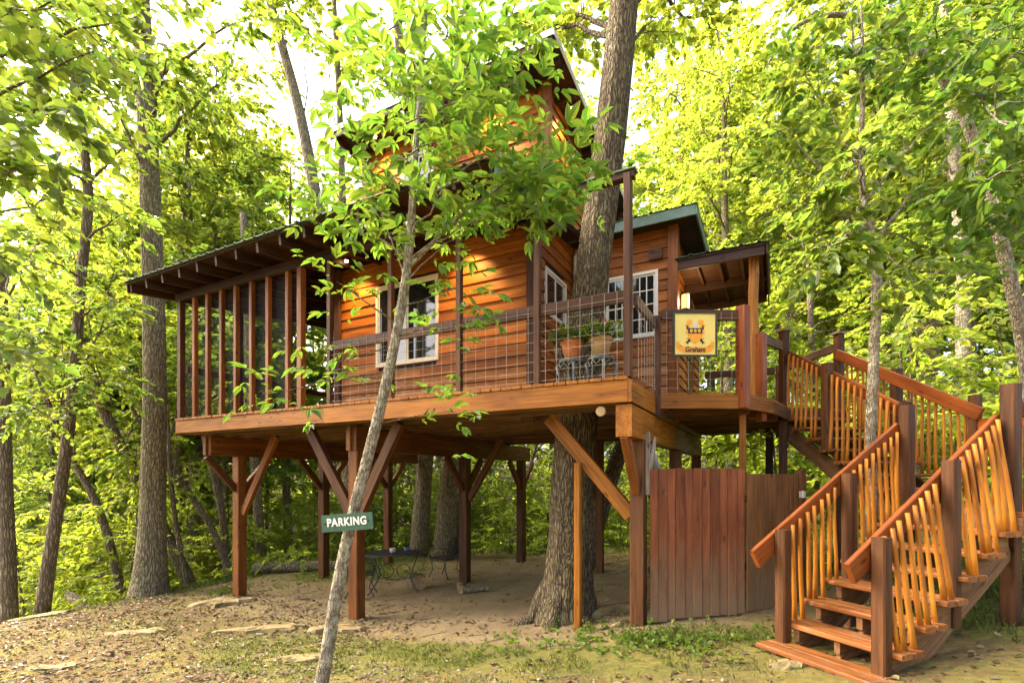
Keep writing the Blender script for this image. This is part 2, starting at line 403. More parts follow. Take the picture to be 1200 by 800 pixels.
def window(o, d, nrm, u0, u1, z0, z1, grid=(1, 1), sash=2, name='window'):
    o = Vector((*o, 0)); d = Vector((*d, 0)); nv = Vector((*nrm, 0))
    Mx = Matrix(((d.x, nv.x, 0, 0), (d.y, nv.y, 0, 0), (0, 0, 1, 0), (0, 0, 0, 1)))
    Mx.translation = o + d * u0 + Vector((0, 0, z0)); W, H = u1 - u0, z1 - z0
    f = MB(); e = .042
    f.box(-e, W + e, -.05, .05, -e, 0).box(-e, W + e, -.05, .05, H, H + e).box(-e, 0, -.05, .048, 0, H).box(W, W + e, -.05, .048, 0, H)
    win = f.build(name, M_WHITE, house, Mx)
    for i in range(sash):
        a, bb = W * i / sash, W * (i + 1) / sash
        s = MB(); q = .032; y0, y1 = (.0, .022) if i % 2 else (.012, .036)
        s.box(a, bb, y0, y1, 0.001, q).box(a, bb, y0, y1, H - q, H - .001).box(a + .001, a + q, y0, y1, q, H - q).box(bb - q, bb - .001, y0, y1, q, H - q)
        s.build('sash', M_WHITE, win, Mx)
        gx, gy = grid
        for r in range(gy):
            for c in range(gx):
                xa = a + q + (bb - a - 2*q) * c / gx + (.008 if c else 0); xb = a + q + (bb - a - 2*q) * (c+1) / gx - (.008 if c < gx-1 else 0)
                za = q + (H - 2*q) * r / gy + (.008 if r else 0); zb = q + (H - 2*q) * (r+1) / gy - (.008 if r < gy-1 else 0)
                p = MB().box(xa, xb, y0 + .006, y0 + .011, za, zb); p.build('pane', M_GLASS, win, Mx)
        if gx > 1 or gy > 1:
            mu = MB()
            for c in range(1, gx): xx = a + q + (bb-a-2*q) * c / gx; mu.box(xx - .008, xx + .008, y0 + .003, y0 + .018, q, H - q)
            for r in range(1, gy): zz = q + (H-2*q) * r / gy; mu.box(a + q, bb - q, y0 + .004, y0 + .017, zz - .008, zz + .008)
            mu.build('muntin_grid', M_WHITE, win, Mx)
    bl = MB()                              # blind a hand's breadth behind the glass
    k = 0
    while k * .05 < H: bl.box(.02, W - .02, -.040, -.036, k * .05, min(H, k * .05 + .042)); k += 1
    bl.build('blind', M_BLIND, win, Mx)
    return win

XA0, XA1, YA, YB, YL, YBK = -5.37, -1.65, 1.0, 2.6, 1.5, 5.6
def roofz(yy): return 5.20 + .12 * (yy + .6)         # lower roof, top of sheathing
def loftz(yy): return 7.74 - .14 * (yy - .9)         # loft roof
def bz(yy): return 5.64 - .06 * (yy - 2.3)           # kitchen block roof
# main room, front and side
siding('wall', (XA0, YA), (1, 0), XA1 - XA0, DZ, roofz(YA) - .10, (0, -1), [(.89, 2.08, 3.54, 4.80)], worn=3.75)
window((XA0, YA), (1, 0), (0, -1), .89, 2.08, 3.54, 4.80, sash=2)
siding('wall', (XA1, YA), (0, 1), YB - YA, DZ, lambda u: roofz(YA + u) - .10, (1, 0), [(.44, 1.19, 4.14, 4.76)])
window((XA1, YA), (0, 1), (1, 0), .44, 1.19, 4.14, 4.76, sash=2)
siding('wall', (XA0, YBK), (0, -1), YBK - YA, DZ, lambda u: roofz(YBK - u) - .10, (-1, 0), worn=0)
# kitchen block
siding('wall', (XA1, YB), (1, 0), -XA1, DZ, bz(YB) - .08, (0, -1), [(.62, 1.40, 3.92, 4.87)], worn=3.6)
window((XA1, YB), (1, 0), (0, -1), .62, 1.40, 3.92, 4.87, grid=(3, 4), sash=2)
siding('wall', (0, YB), (0, 1), YBK - YB, DZ - .25, lambda u: bz(YB + u) - .08, (1, 0), [(1.25, 2.15, DZ - .25, 4.8)])
# loft
siding('wall', (-5.2, YL), (1, 0), -1.65 + 5.2, 5.36, loftz(YL) - .06, (0, -1), [(.83, 1.46, 6.45, 7.20)])
window((-5.2, YL), (1, 0), (0, -1), .83, 1.46, 6.45, 7.20, sash=2)
siding('wall', (-1.65, YL), (0, 1), 3.6, 5.25, lambda u: loftz(YL + u) - .06, (1, 0))
siding('wall', (-5.2, YL + 3.6), (0, -1), 3.6, 5.25, lambda u: loftz(YL + 3.6 - u) - .06, (-1, 0))
# corner boards
def vboard(nm, x, y, z0, z1, w, t, mat=M_POST, par=house): return beam(nm, (x, y, z0), (x, y, z1), w, t, mat, par, up=(0, 1, 0))
vboard('corner_board', XA1 + .022, YA - .022, DZ, roofz(YA) - .1, .13, .13, M_RAIL)
vboard('corner_board', XA0 - .022, YA - .022, DZ, roofz(YA) - .1, .13, .13, M_RAIL)
vboard('corner_board', .022, YB - .022, DZ - .3, bz(YB) - .1, .15, .15, M_BRACE)
vboard('corner_board', -1.628, YL - .022, 5.45, loftz(YL) - .07, .13, .13, M_BRACE)
vboard('corner_board', -5.222, YL - .022, 5.45, loftz(YL) - .07, .13, .13, M_BRACE)
# door in the kitchen block's side wall
dr = MB().box(-.04, .0, 3.87, 4.73, DZ, 4.78).box(0, .015, 3.95, 4.65, DZ + .12, DZ + .9).box(0, .015, 3.95, 4.65, DZ + 1.05, DZ + 1.9).build('door', M_BRACE, house)
MB().lathe([(.012, 0), (.03, .01), (.03, .05), (.01, .06)], 10).build('door_handle', M_IRON, dr, Matrix.Translation((.02, 3.97, DZ + 1.0)) @ Matrix.Rotation(R(90), 4, 'Y'))
# downspout in the inner corner
MB().tube([(XA1 + .10, YB - .12, 2.8), (XA1 + .10, YB - .12, 5.35), (XA1 + .10, YB - .02, 5.48)], .03, 8).build('downspout', M_PVC, house)
# small vent block up by the corner of the kitchen block
MB().box(-.34, -.14, YB - .08, YB - .03, 5.06, 5.22).build('vent_cover', M_RAIL, house)

def slab(name, x0, x1, y0, y1, zf, t, mat, par):
    V = [(x0,y0,zf(y0)-t),(x1,y0,zf(y0)-t),(x1,y1,zf(y1)-t),(x0,y1,zf(y1)-t),(x0,y0,zf(y0)),(x1,y0,zf(y0)),(x1,y1,zf(y1)),(x0,y1,zf(y1))]
    return mesh_obj(name, V, [(3,2,1,0),(4,5,6,7),(0,1,5,4),(1,2,6,5),(2,3,7,6),(3,0,4,7)], mat, par)
def metal(name, x0, x1, y0, y1, zf, mat, par, t=.004, rib=.23):
    """ribbed roofing sheet lying on a sheathing slab"""
    xs_ = [x0]; zs_ = [0]
    xx = x0 + rib
    while xx < x1 - .05:
        xs_ += [xx - .03, xx - .018, xx + .018, xx + .03]; zs_ += [0, .022, .022, 0]; xx += rib
    xs_.append(x1); zs_.append(0); k = len(xs_)
    V = []
    for dz in (.004, .004 + t):
        for yy in (y0, y1):
            for a, h in zip(xs_, zs_): V.append((a, yy, zf(yy) + h + dz))
    F = [(i, i+1, k+i+1, k+i) for i in range(k-1)]; F = [f[::-1] for f in F] + [tuple(q + 2*k for q in f) for f in F]
    F += [(i, 2*k+i, 2*k+i+1, i+1)[::-1] for i in range(k-1)]
    return mesh_obj(name, V, F, mat, par)
# lower roof: sheathing boards, rafters, ribbed metal
lr = slab('roof', -9.03, -1.36, -.60, 5.9, roofz, .03, M_DARK, house)
metal('metal_sheet', -9.07, -1.32, -.66, 5.95, roofz, M_GREEN, lr)
for i in range(16):
    xr = -8.98 + i * .505
    if xr > -1.38: break
    beam('rafter', (xr, -.57, roofz(-.57) - .03 - .075), (xr, 5.6 if xr < XA0 else YA + .02, roofz(5.6 if xr < XA0 else YA + .02) - .03 - .075), .045, .15, M_DARK, lr)
beam('rake_board', (-9.055, -.60, roofz(-.6) - .085), (-9.055, 5.9, roofz(5.9) - .085), .03, .17, M_DARK, lr)
beam('rake_board', (-1.335, -.60, roofz(-.6) - .085), (-1.335, YL, roofz(YL) - .085), .03, .17, M_GREEN, lr)
beam('wall_plate', (-8.55, .0, 5.02), (-1.9, .0, 5.02), .09, .14, M_DARK, lr)
# loft roof
lo = slab('roof', -5.5, -1.28, .9, 5.3, loftz, .05, M_DARK, house)
metal('metal_sheet', -5.54, -1.24, .85, 5.35, loftz, M_GREEN, lo)
beam('fascia', (-5.5, .88, loftz(.9) - .08), (-1.28, .88, loftz(.9) - .08), .03, .18, M_DARK, lo)
beam('drip_edge', (-5.53, .855, loftz(.9) - .02), (-1.25, .855, loftz(.9) - .02), .012, .09, M_PALEMETAL, lo)
beam('drip_edge', (-1.245, .86, loftz(.86) - .03), (-1.245, 5.33, loftz(5.33) - .03), .012, .10, M_PALEMETAL, lo)
for xr in np.arange(-5.4, -1.3, .6): beam('rafter', (xr, .92, loftz(.92) - .12), (xr, YL, loftz(YL) - .12), .045, .13, M_DARK, lo)
for yr in np.arange(1.2, 5.2, .6): beam('outlooker', (-1.64, yr, loftz(yr) - .11), (-1.30, yr, loftz(yr) - .11), .045, .10, M_DARK, lo)
# kitchen block roof
kr = slab('roof', -1.62, .375, 2.3, 6.2, bz, .05, M_DARK, house)
metal('metal_sheet', -1.63, .41, 2.25, 6.25, bz, M_GREEN, kr)
beam('fascia', (-1.62, 2.285, bz(2.3) - .07), (.375, 2.285, bz(2.3) - .07), .03, .16, M_GREEN, kr)
beam('rake_board', (.39, 2.28, bz(2.28) - .07), (.39, 6.2, bz(6.2) - .07), .03, .16, M_GREEN, kr)
# entry porch roof
ez = lambda yy: 4.98 - .02 * (yy - 2.5)
er = slab('porch_roof', .06, 1.30, 2.5, 4.6, ez, .03, M_DARK, house)
metal('metal_sheet', .06, 1.34, 2.46, 4.64, ez, M_GREEN, er)
for yr in (2.54, 3.55, 4.56): beam('rafter', (.06, yr, ez(yr) - .095), (1.28, yr, ez(yr) - .095), .045, .13, M_DARK, er)
for xr in (.35, .66, .97, 1.24): beam('purlin', (xr, 2.565, ez(2.5) - .065), (xr, 4.53, ez(4.5) - .065), .04, .07, M_DARK, er)
beam('fascia', (1.31, 2.5, ez(2.5) - .08), (1.31, 4.6, ez(4.6) - .08), .025, .16, M_DARK, er)
# rough log post under the porch roof
rng = np.random.default_rng(3)
pp = [(1.13 + .006 * math.sin(k * 1.7), 2.72 + .006 * math.cos(k * 1.3), DZ - .25 + k * (4.88 - DZ + .25) / 9) for k in range(10)]
V_, F_ = sweep(pp, [.075 - .001 * k for k in range(10)], 12, True, .10, 5)
mesh_obj('log_post', V_, F_, wood('rough_log', (.50, .22, .04), (.22, .09, .03), .6, .1, (.28, .22, .15), .05, axis=2), house, smooth=False)

# screened porch
sp = []
PX = [-8.46, -8.02, -7.62, -7.22, -6.82, -6.40, -5.98, -5.50, -5.20]
for i, xx in enumerate(PX):
    w_ = .10 if i in (0, 8) else .075
    vboard('porch_post', xx, .02, DZ, 4.95, w_, w_, M_BRACE if i else M_POST)
for i, yy in enumerate((1.2, 2.4, 3.6, 4.8)):
    vboard('porch_post', -8.46, yy, DZ, roofz(yy) - .05, .085, .085, M_RAIL)
for xx in (-7.6, -6.6, -5.6): vboard('porch_post', xx, 4.85, DZ, roofz(4.85) - .05, .085, .085, M_RAIL)
MB().add([(PX[0], .075, DZ + .05), (PX[-1], .075, DZ + .05), (PX[-1], .075, 4.95), (PX[0], .075, 4.95), (PX[0], .077, DZ + .05), (PX[-1], .077, DZ + .05), (PX[-1], .077, 4.95), (PX[0], .077, 4.95)],
         [(0,1,2,3), (7,6,5,4), (0,4,5,1), (1,5,6,2), (2,6,7,3), (3,7,4,0)]).build('insect_screen', M_SCREEN, house)
for i, zc in enumerate(np.arange(DZ + .1, DZ + 1.0, .14)): beam('half_wall_board', (-7.7, 4.79, zc), (-5.45, 4.79, zc), .02, .135, plain('grey_board%d' % i, (.13 + .02 * (i % 2), .125, .115), .8, 0, .3), house)
beam('porch_rail', (-8.46, 0.12, DZ + .95), (-8.46, 4.8, DZ + .95), .05, .12, M_RAIL, house)
beam('porch_rail', (-8.42, 4.85, DZ + 1.02), (-5.4, 4.85, DZ + 1.02), .05, .12, M_RAIL, house)

# ------------------------------------------------------------------ deck and its frame
deck = empty('deck', (-4, .5, DZ), 'raised wooden deck on braced brown posts wrapped around the treehouse', 'deck')
xx = -8.52; k = 0
while xx < -.02:
    x1 = min(xx + .138, .02)
    yend = YBK if xx < XA0 else (YA - .02 if xx < XA1 else YB - .02)
    segs = [(-.065, yend)]
    if xx + .14 > -1.55 and xx < -.75: segs = [(-.065, .55), (1.55, yend)]
    for (a, e) in segs:
        beam('deck_board', ((xx + x1) / 2 - .002, a + random.uniform(-.006, .006), DZ - .018), ((xx + x1) / 2 - .002, e, DZ - .018), x1 - xx - .006, .036, M_FASCIA, deck)
    xx += .142
beam('fascia', (-8.52, -.022, 2.603), (-4.63, -.022, 2.603), .042, .236, M_FASCIA, deck)
beam('fascia', (-4.625, -.026, 2.60), (0.0, -.026, 2.60), .046, .245, M_FASCIA, deck)
beam('fascia', (.022, -.045, 2.60), (.022, 1.22, 2.60), .042, .245, M_FASCIA, deck)
beam('fascia', (-8.54, -.03, 2.60), (-8.54, 5.6, 2.60), .035, .24, M_FASCIA, deck)
beam('fascia', (.022, 1.23, 2.58), (.022, 5.75, 2.58), .042, .22, M_GREY, deck)
yj = .06
while yj < 5.6:
    beam('joist', (-8.5, yj, 2.59), (-.02 if not (.6 < yj < 1.5) else -1.75, yj, 2.59), .045, .26, M_JOIST, deck)
    if .6 < yj < 1.5: beam('joist', (-.62, yj, 2.59), (-.02, yj, 2.59), .045, .26, M_JOIST, deck)
    yj += .41
BEAMB = 2.08
for xr in (-8.1, -4.4):
    beam('beam', (xr - .045, .26, (BEAMB + 2.452) / 2), (xr - .045, 6.5, (BEAMB + 2.452) / 2), .085, 2.452 - BEAMB, M_BRACE, deck)
    beam('beam', (xr + .045, .30, (BEAMB + 2.452) / 2), (xr + .045, 6.5, (BEAMB + 2.452) / 2), .085, 2.445 - BEAMB, M_BRACE, deck)
beam('beam', (-.05, -.02, 2.28), (-.05, 2.6, 2.28), .18, .35, M_FASCIA, deck)
beam('beam', (-.052, 2.605, 2.28), (-.052, 5.75, 2.28), .176, .345, M_GREY, deck)
def post(x, y, ztop, w=.19, mat=M_POST, zb=None): beam('post', (x, y, (gz(x, y) if zb is None else zb) - .1), (x, y, ztop), w, w, mat, deck, up=(0, 1, 0), ch=.012)
def brace(p0, p1, w=.085, h=.15, mat=M_BRACE): beam('brace', p0, p1, w, h, mat, deck)
for xr, ysr in ((-8.1, (.94, 3.06, 5.3)), (-4.4, (.40, 3.5, 6.15))):
    for i, yy in enumerate(ysr):
        post(xr, yy, BEAMB, mat=M_POST if i else M_BRACE)
        for s in (-1, 1):
            if yy + s * .62 < .3: continue
            brace((xr, yy + s * .08, BEAMB - .66), (xr, yy + s * .66, BEAMB - .02), .085, .13, M_POST if s < 0 else M_BRACE)
brace((-7.98, .94, .95), (-7.0, .94, 2.46), .085, .14)
brace((-4.48, .36, 1.12), (-5.35, .30, 2.46), .10, .16, M_POST)
brace((-4.32, .36, 1.05), (-3.45, .30, 2.46), .10, .16, M_POST)
brace((-4.3, 3.5, 1.2), (-3.5, 3.5, 2.45), .085, .13, M_POST)
post(-.04, .60, 2.10, .17, M_POST); post(-.02, 3.0, 2.10, .17); post(-.02, 5.4, 2.10, .17)
brace((-.12, .58, 1.20), (-1.19, .58, 2.43), .09, .17, M_FASCIA)
brace((-.05, .53, 1.50), (-.05, .03, 2.13), .085, .14, M_BRACE)
brace((-.05, .68, 1.55), (-.05, 1.15, 2.12), .085, .13, M_STRINGER)
brace((.06, .62, 1.45), (.06, .62, 2.2), .035, .07, M_GREY)
brace((.06, .70, 1.6), (.06, 1.05, 2.15), .035, .07, M_GREY)
post(-.77, .50, 1.84, .085, M_FASCIA)
post(-1.9, 4.9, 2.46, .15); post(-2.3, 6.0, 2.46, .15)
MB().tube([(.0, 1.0, 2.05), (-.1, 2.0, 1.75), (-.15, 2.8, 1.5)], .055, 10).build('drain_pipe', M_PVC, deck, smooth=True)
MB().lathe([(.02, 0), (.055, .01), (.055, .05), (.02, .055)], 16).build('floodlight', M_TANPOT, deck, Matrix.Translation((-.32, .05, 2.40)) @ Matrix.Rotation(R(90), 4, 'X'))

# rails along the front
RT = 3.72
RPX = (-4.58, -3.38, -2.23, -1.11, -.02)
for i, xp in enumerate(RPX):
    beam('rail_post', (xp, .03, DZ), (xp, .03, 5.02 if i < 4 else 4.99), .075, .075, M_POST if i in (0, 1, 2) else M_RAIL, deck, up=(0, 1, 0))
beam('rail_post', (-.02, .115, DZ), (-.02, .115, 4.95), .06, .05, M_RAIL, deck, up=(0, 1, 0))
for a, e in zip(RPX[:-1], RPX[1:]):
    beam('top_rail', (a + .04, .035, RT - .07), (e - .04, .035, RT - .07), .04, .14, M_RAIL, deck)
def wire_panel(p0, p1, z0, z1, nv, nh, z0b=None, z1b=None):
    p0 = Vector(p0); p1 = Vector(p1); mb = MB(); rr = .0021
    z0b = z0 if z0b is None else z0b; z1b = z1 if z1b is None else z1b
    for i in range(nv + 1):
        t = (i + .5) / (nv + 1); q = p0.lerp(p1, t); a = z0 + (z0b - z0) * t; e = z1 + (z1b - z1) * t
        mb.tube([(q.x, q.y, a), (q.x, q.y, e)], rr, 4)
    for j in range(nh + 1):
        t = (j + .3) / (nh + 1)
        mb.tube([(p0.x, p0.y, z0 + (z1 - z0) * t), (p1.x, p1.y, z0b + (z1b - z0b) * t)], rr, 4)
    return mb.build('wire_panel', M_WIRE, deck)
for a, e in zip(RPX[:-1], RPX[1:]): wire_panel((a + .04, .008, 0), (e - .04, .008, 0), DZ + .01, RT - .01, 6, 7)
# arm with metal cap on the corner post
beam('arm', (-.58, .06, 4.98), (.05, .06, 4.98), .10, .07, M_RAIL, deck)
beam('arm_cap', (-.60, .06, 5.028), (.07, .06, 5.028), .14, .018, M_GREEN, deck)
# side rail, landing and walkway to the stairs
A, B_, Cn, Fn = (0.06, 1.2), (1.03, 1.74), (1.50, 3.60), (2.37, 4.26)
poly = [A, (1.05, 1.74), (1.38, 2.45), (1.60, 3.56), (2.42, 4.20), (1.5, 6.0), (.06, 5.6)]
mb = MB(); kk = len(poly)
mb.add([(x, y, DZ - .036) for x, y in poly] + [(x, y, DZ) for x, y in poly], [tuple(range(kk - 1, -1, -1)), tuple(range(kk, 2 * kk))] + [(i, (i + 1) % kk, kk + (i + 1) % kk, kk + i) for i in range(kk)])
mb.build('walkway_floor', M_FASCIA, deck)
for (p, q, mt) in ((poly[0], poly[1], M_FASCIA), (poly[1], poly[2], M_FASCIA), (poly[2], poly[3], M_POST), (poly[3], poly[4], M_POST), (poly[4], poly[5], M_POST)):
    beam('fascia', (*p, 2.635), (*q, 2.635), .04, .17, mt, deck)
for yj in np.arange(2.0, 5.6, .42):
    xe = np.interp(yj, [1.74, 2.45, 3.56, 4.2, 6], [1.0, 1.3, 1.5, 2.3, 1.45]); beam('joist', (.07, yj, 2.61), (xe, yj, 2.61), .04, .19, M_JOIST, deck)
beam('top_rail', (.03, .16, RT - .07), (.03, 1.17, RT - .07), .04, .14, M_RAIL, deck)
beam('rail_post', (.065, 1.2, DZ - .30), (.065, 1.2, RT + .03), .075, .075, M_RAIL, deck, up=(0, 1, 0))
wire_panel((.05, .16, 0), (.05, 1.16, 0), DZ + .01, RT - .02, 6, 8)
dAB = Vector((.87, .49, 0)).normalized()
beam('top_rail', (.11, 1.215, 3.76), (1.0, 1.71, 3.76), .04, .14, M_RAIL, deck)
wire_panel((.11, 1.19, 0), (.98, 1.67, 0), DZ + .02, 3.8, 6, 8)
beam('rail_post', (1.04, 1.73, DZ - .2), (1.04, 1.73, 3.88), .13, .13, M_STAIRRAIL, deck, up=(.49, .87, 0))
beam('rail_post', (1.24, 2.36, DZ - .32), (1.24, 2.36, 3.66), .11, .11, M_STAIRRAIL, deck, up=(.49, .87, 0))
beam('top_rail', (1.28, 2.42, 3.60), (1.50, 3.50, 3.72), .04, .14, M_POST, deck)
beam('top_rail', (2.30, 4.33, 3.80), (1.45, 5.95, 3.80), .04, .14, M_RAIL, deck)
beam('top_rail', (1.40, 5.95, 3.80), (.1, 5.75, 3.80), .04, .14, M_RAIL, deck)
beam('rail_post', (1.47, 5.97, DZ - .3), (1.47, 5.97, 3.9), .11, .11, M_POST, deck, up=(0, 1, 0))
wire_panel((2.28, 4.36, 0), (1.47, 5.9, 0), DZ + .02, 3.8, 8, 8)
beam('post', (1.02, 2.05, -.1), (1.02, 2.1, 2.55), .085, .085, M_FASCIA, deck, up=(0, 1, 0))
beam('post', (1.52, 3.5, .0), (1.52, 3.5, 2.55), .12, .12, M_POST, deck, up=(0, 1, 0))
beam('post', (1.32, 4.4, .0), (1.32, 4.4, 2.55), .12, .12, M_DARK, deck, up=(0, 1, 0))
beam('post', (2.32, 4.2, .0), (2.32, 4.2, 2.55), .12, .12, M_POST, deck, up=(0, 1, 0))

# ------------------------------------------------------------------ staircase
st = empty('staircase', (2.0, -.2, .1), 'orange wooden staircase with peeled log balusters turning at a landing', 'staircase')
u = Vector((.63, .7766, 0)); w = Vector((.7766, -.63, 0)); L0 = Vector((1.483, -.237, 0)); WID = .84
def S(s, a, z): p = L0 + u * s + w * a; return (p.x, p.y, z)
RUN, RISE, Z0, S0 = .29, .17, .163, -.25
LANDZ = Z0 + 7 * RISE
for k in range(7):
    s0 = S0 + RUN * k; z = Z0 + RISE * k; ex = 0
    tr = beam('tread', S(s0 + .07, -.08 - ex, z - .022), S(s0 + .07, WID + .12, z - .022), .145, .046, M_TREAD, st, ch=.01)
    beam('tread', S(s0 + .225, -.08 - ex, z - .024), S(s0 + .225, WID + .12, z - .024), .145, .046, M_TREAD, st, ch=.01)
    beam('riser_block', S(s0 + .16, .12, z - .12), S(s0 + .16, WID - .05, z - .12), .03, .13, M_STRINGER, st) if k in (0, ) else None
sl = RISE / RUN
for a in (.08, WID - .0, .45):
    beam('stringer', S(S0 + .14, a, Z0 - .25), S(S0 + RUN * 7, a, Z0 - .25 + sl * (RUN * 7 - .14)), .045, .22, M_STRINGER, st)
    for k in range(7): beam('tread_block', S(S0 + RUN * k + .03, a, Z0 + RISE * k - .045 - .055), S(S0 + RUN * k + .27, a, Z0 + RISE * k - .045 - .055), .05, .108, M_STRINGER, st)
def rail(nm, s0, s1, a, f, mat=M_STAIRRAIL): return beam(nm, S(s0, a, f(s0)), S(s1, a, f(s1)), .045, .18, mat, st, cut=(0, 0))
railz = lambda s: .92 + .588 * (s + .25)
rail('handrail', -.26, 1.86, -.085, railz); rail('handrail', -.24, 1.86, WID - .085, railz)
def newel(p, z0, z1, w_=.105, mat=M_POST, cap=False, up=None):
    o = beam('newel_post', (p[0], p[1], z0), (p[0], p[1], z1), w_, w_, mat, st, up=up or tuple(u), ch=.012)
    if cap: beam('post_cap', (p[0], p[1], z1 + .001), (p[0], p[1], z1 + .035), w_ + .05, w_ + .05, M_GREY, o, up=up or tuple(u), ch=.015)
newel(S(.0, .0, 0), -.1, 1.18); newel(S(0, WID, 0), -.1, 1.20)
newel(S(.92, .0, 0), .2, 1.70); newel(S(.92, WID + .0, 0), .42, 1.80)
newel(S(1.86, .0, 0), .1, 2.42); newel(S(1.86, WID, 0), .1, 2.50, .12)
LOGS = []
for k in range(7):
    rg = np.random.default_rng(40 + k); ph = rg.uniform(0, 6, 3); r0 = rg.uniform(.016, .021)
    pts = [(.005 * math.sin(i * .8 + ph[0]), .005 * math.sin(i * .9 + ph[1]), i / 6) for i in range(7)]
    V_, F_ = sweep(pts, [r0 * (1.08 - .03 * i) for i in range(7)], 7, True, .06, k)
    LOGS.append(np_mesh('baluster', V_, F_, M_LOG, True))
def baluster(p0, p1, i):
    p0 = Vector(p0); p1 = Vector(p1); q = (p1 - p0); Lq = q.length
    Mx = Matrix.Translation(p0) @ q.to_track_quat('Z', 'Y').to_matrix().to_4x4() @ Matrix.Rotation(i * 2.4, 4, 'Z') @ Matrix.Diagonal((1, 1, Lq, 1))
    link(bpy.data.objects.new('baluster', LOGS[i % 7]), st, Mx)
i = 0
for a, out in ((-.02, -1), (WID - .03, 1)):
    s = .10
    while s < 1.80:
        if abs(s - .92) > .075:
            k = min(6, int((s - S0) / RUN)); zb = Z0 + RISE * k
            jit = random.uniform(-.02, .02)
            if out > 0: baluster(S(s + jit * .5, WID + .06, zb - .01), S(s - .015 - jit * .5, WID - .04, railz(s) + .075), i)
            else: baluster(S(s + jit, -.03, zb - .01), S(s - .02, -.04, railz(s) + .03), i)
            i += 1
        s += .098
# middle landing
Np, Fp = Vector((1.548, 3.637, 0)), Vector((2.341, 4.235, 0)); d2 = Vector((.6015, -.7989, 0)); w2 = Vector((.7989, .6015, 0)); W2 = .99
def S2(s, a, z): p = Np + d2 * s + w2 * a; return (p.x, p.y, z)
lp = [S(1.80, -.1, 0)[:2], S(1.80, WID + .12, 0)[:2], (4.15, 1.45), S2(2.1, W2 + .1, 0)[:2], S2(2.1, -.08, 0)[:2]]
mb = MB(); kk = len(lp)
mb.add([(x, y, LANDZ - .045) for x, y in lp] + [(x, y, LANDZ) for x, y in lp], [tuple(range(kk - 1, -1, -1)), tuple(range(kk, 2 * kk))] + [(i_, (i_ + 1) % kk, kk + (i_ + 1) % kk, kk + i_) for i_ in range(kk)])
mb.build('landing', M_TREAD, st)
for p, q in zip(lp, lp[1:] + lp[:1]): beam('landing_rim', (*p, LANDZ - .13), (*q, LANDZ - .13), .04, .16, M_STRINGER, st)
newel((4.10, 1.45), .0, LANDZ + 1.1); newel(S2(2.05, W2, 0), .0, 2.66, up=tuple(d2)); newel(S2(2.05, 0, 0), .0, 2.55, up=tuple(d2))
def level_rail(p, q, z):
    global i
    p = Vector((*p, 0)); q = Vector((*q, 0)); beam('handrail', (p.x, p.y, z), (q.x, q.y, z), .045, .15, M_STAIRRAIL, st)
    n_ = int((q - p).length / .10); nrm = (q - p).normalized().cross(Vector((0, 0, 1)))
    for k in range(1, n_):
        c_ = p.lerp(q, k / n_) + nrm * .045
        baluster((c_.x + random.uniform(-.02, .02), c_.y, LANDZ - .1), (c_.x, c_.y, z + .05), i); i += 1
level_rail(S(1.9, WID, 0)[:2], (4.10, 1.45), LANDZ + .93); level_rail((4.12, 1.5), S2(2.05, W2, 0)[:2], LANDZ + .93)
level_rail(S(1.9, 0, 0)[:2], S2(2.05, 0, 0)[:2], LANDZ + .93)
# upper flight
n2 = 8; rise2 = (DZ - LANDZ) / n2; run2 = .265
for k in range(1, n2):
    z = DZ - rise2 * k; s0 = run2 * (k - 1) + .02
    beam('tread', S2(s0 + .07, -.1, z - .02), S2(s0 + .07, W2 + .1, z - .02), .13, .042, M_TREAD, st, ch=.01)
    beam('tread', S2(s0 + .21, -.1, z - .02), S2(s0 + .21, W2 + .1, z - .02), .13, .042, M_TREAD, st, ch=.01)
sl2 = rise2 / run2
for a in (.02, W2 - .02, W2 / 2): beam('stringer', S2(-.02, a, DZ - rise2 - .17), S2(run2 * 7 + .1, a, DZ - rise2 - .17 - sl2 * (run2 * 7 + .12)), .045, .24, M_STRINGER if a else M_POST, st)
rz2 = lambda s: 3.60 - .58 * s
beam('handrail', S2(.02, .05, rz2(.02)), S2(2.02, .05, rz2(2.02)), .045, .15, M_STAIRRAIL, st)
beam('handrail', S2(-.02, W2 - .05, rz2(0) + .06), S2(2.15, W2 - .05, rz2(2.15) + .06), .045, .16, M_STAIRRAIL, st)
newel(S2(-.02, 0, 0), 2.3, 3.98, .12, M_POST, True, tuple(d2)); newel(S2(-.02, W2, 0), 2.3, 3.98, .12, M_POST, True, tuple(d2))
newel(S2(.86, 0, 0), 2.0, 3.28, .12, M_POST, False, tuple(d2)); newel(S2(1.0, W2, 0), 2.0, 3.2, .12, M_POST, False, tuple(d2))
for a, off in ((0, -.03), (W2, .03)):
    s = .12
    while s < 1.95:
        if abs(s - (.86 if a == 0 else 1.0)) > .08:
            k = 1 + int(s / run2); zb = DZ - rise2 * k
            baluster(S2(s + random.uniform(-.015, .015), a + off * 1.5, zb - .02), S2(s, a + off * .6, rz2(s) + .06 + (.06 if a else 0)), i); i += 1
        s += .095

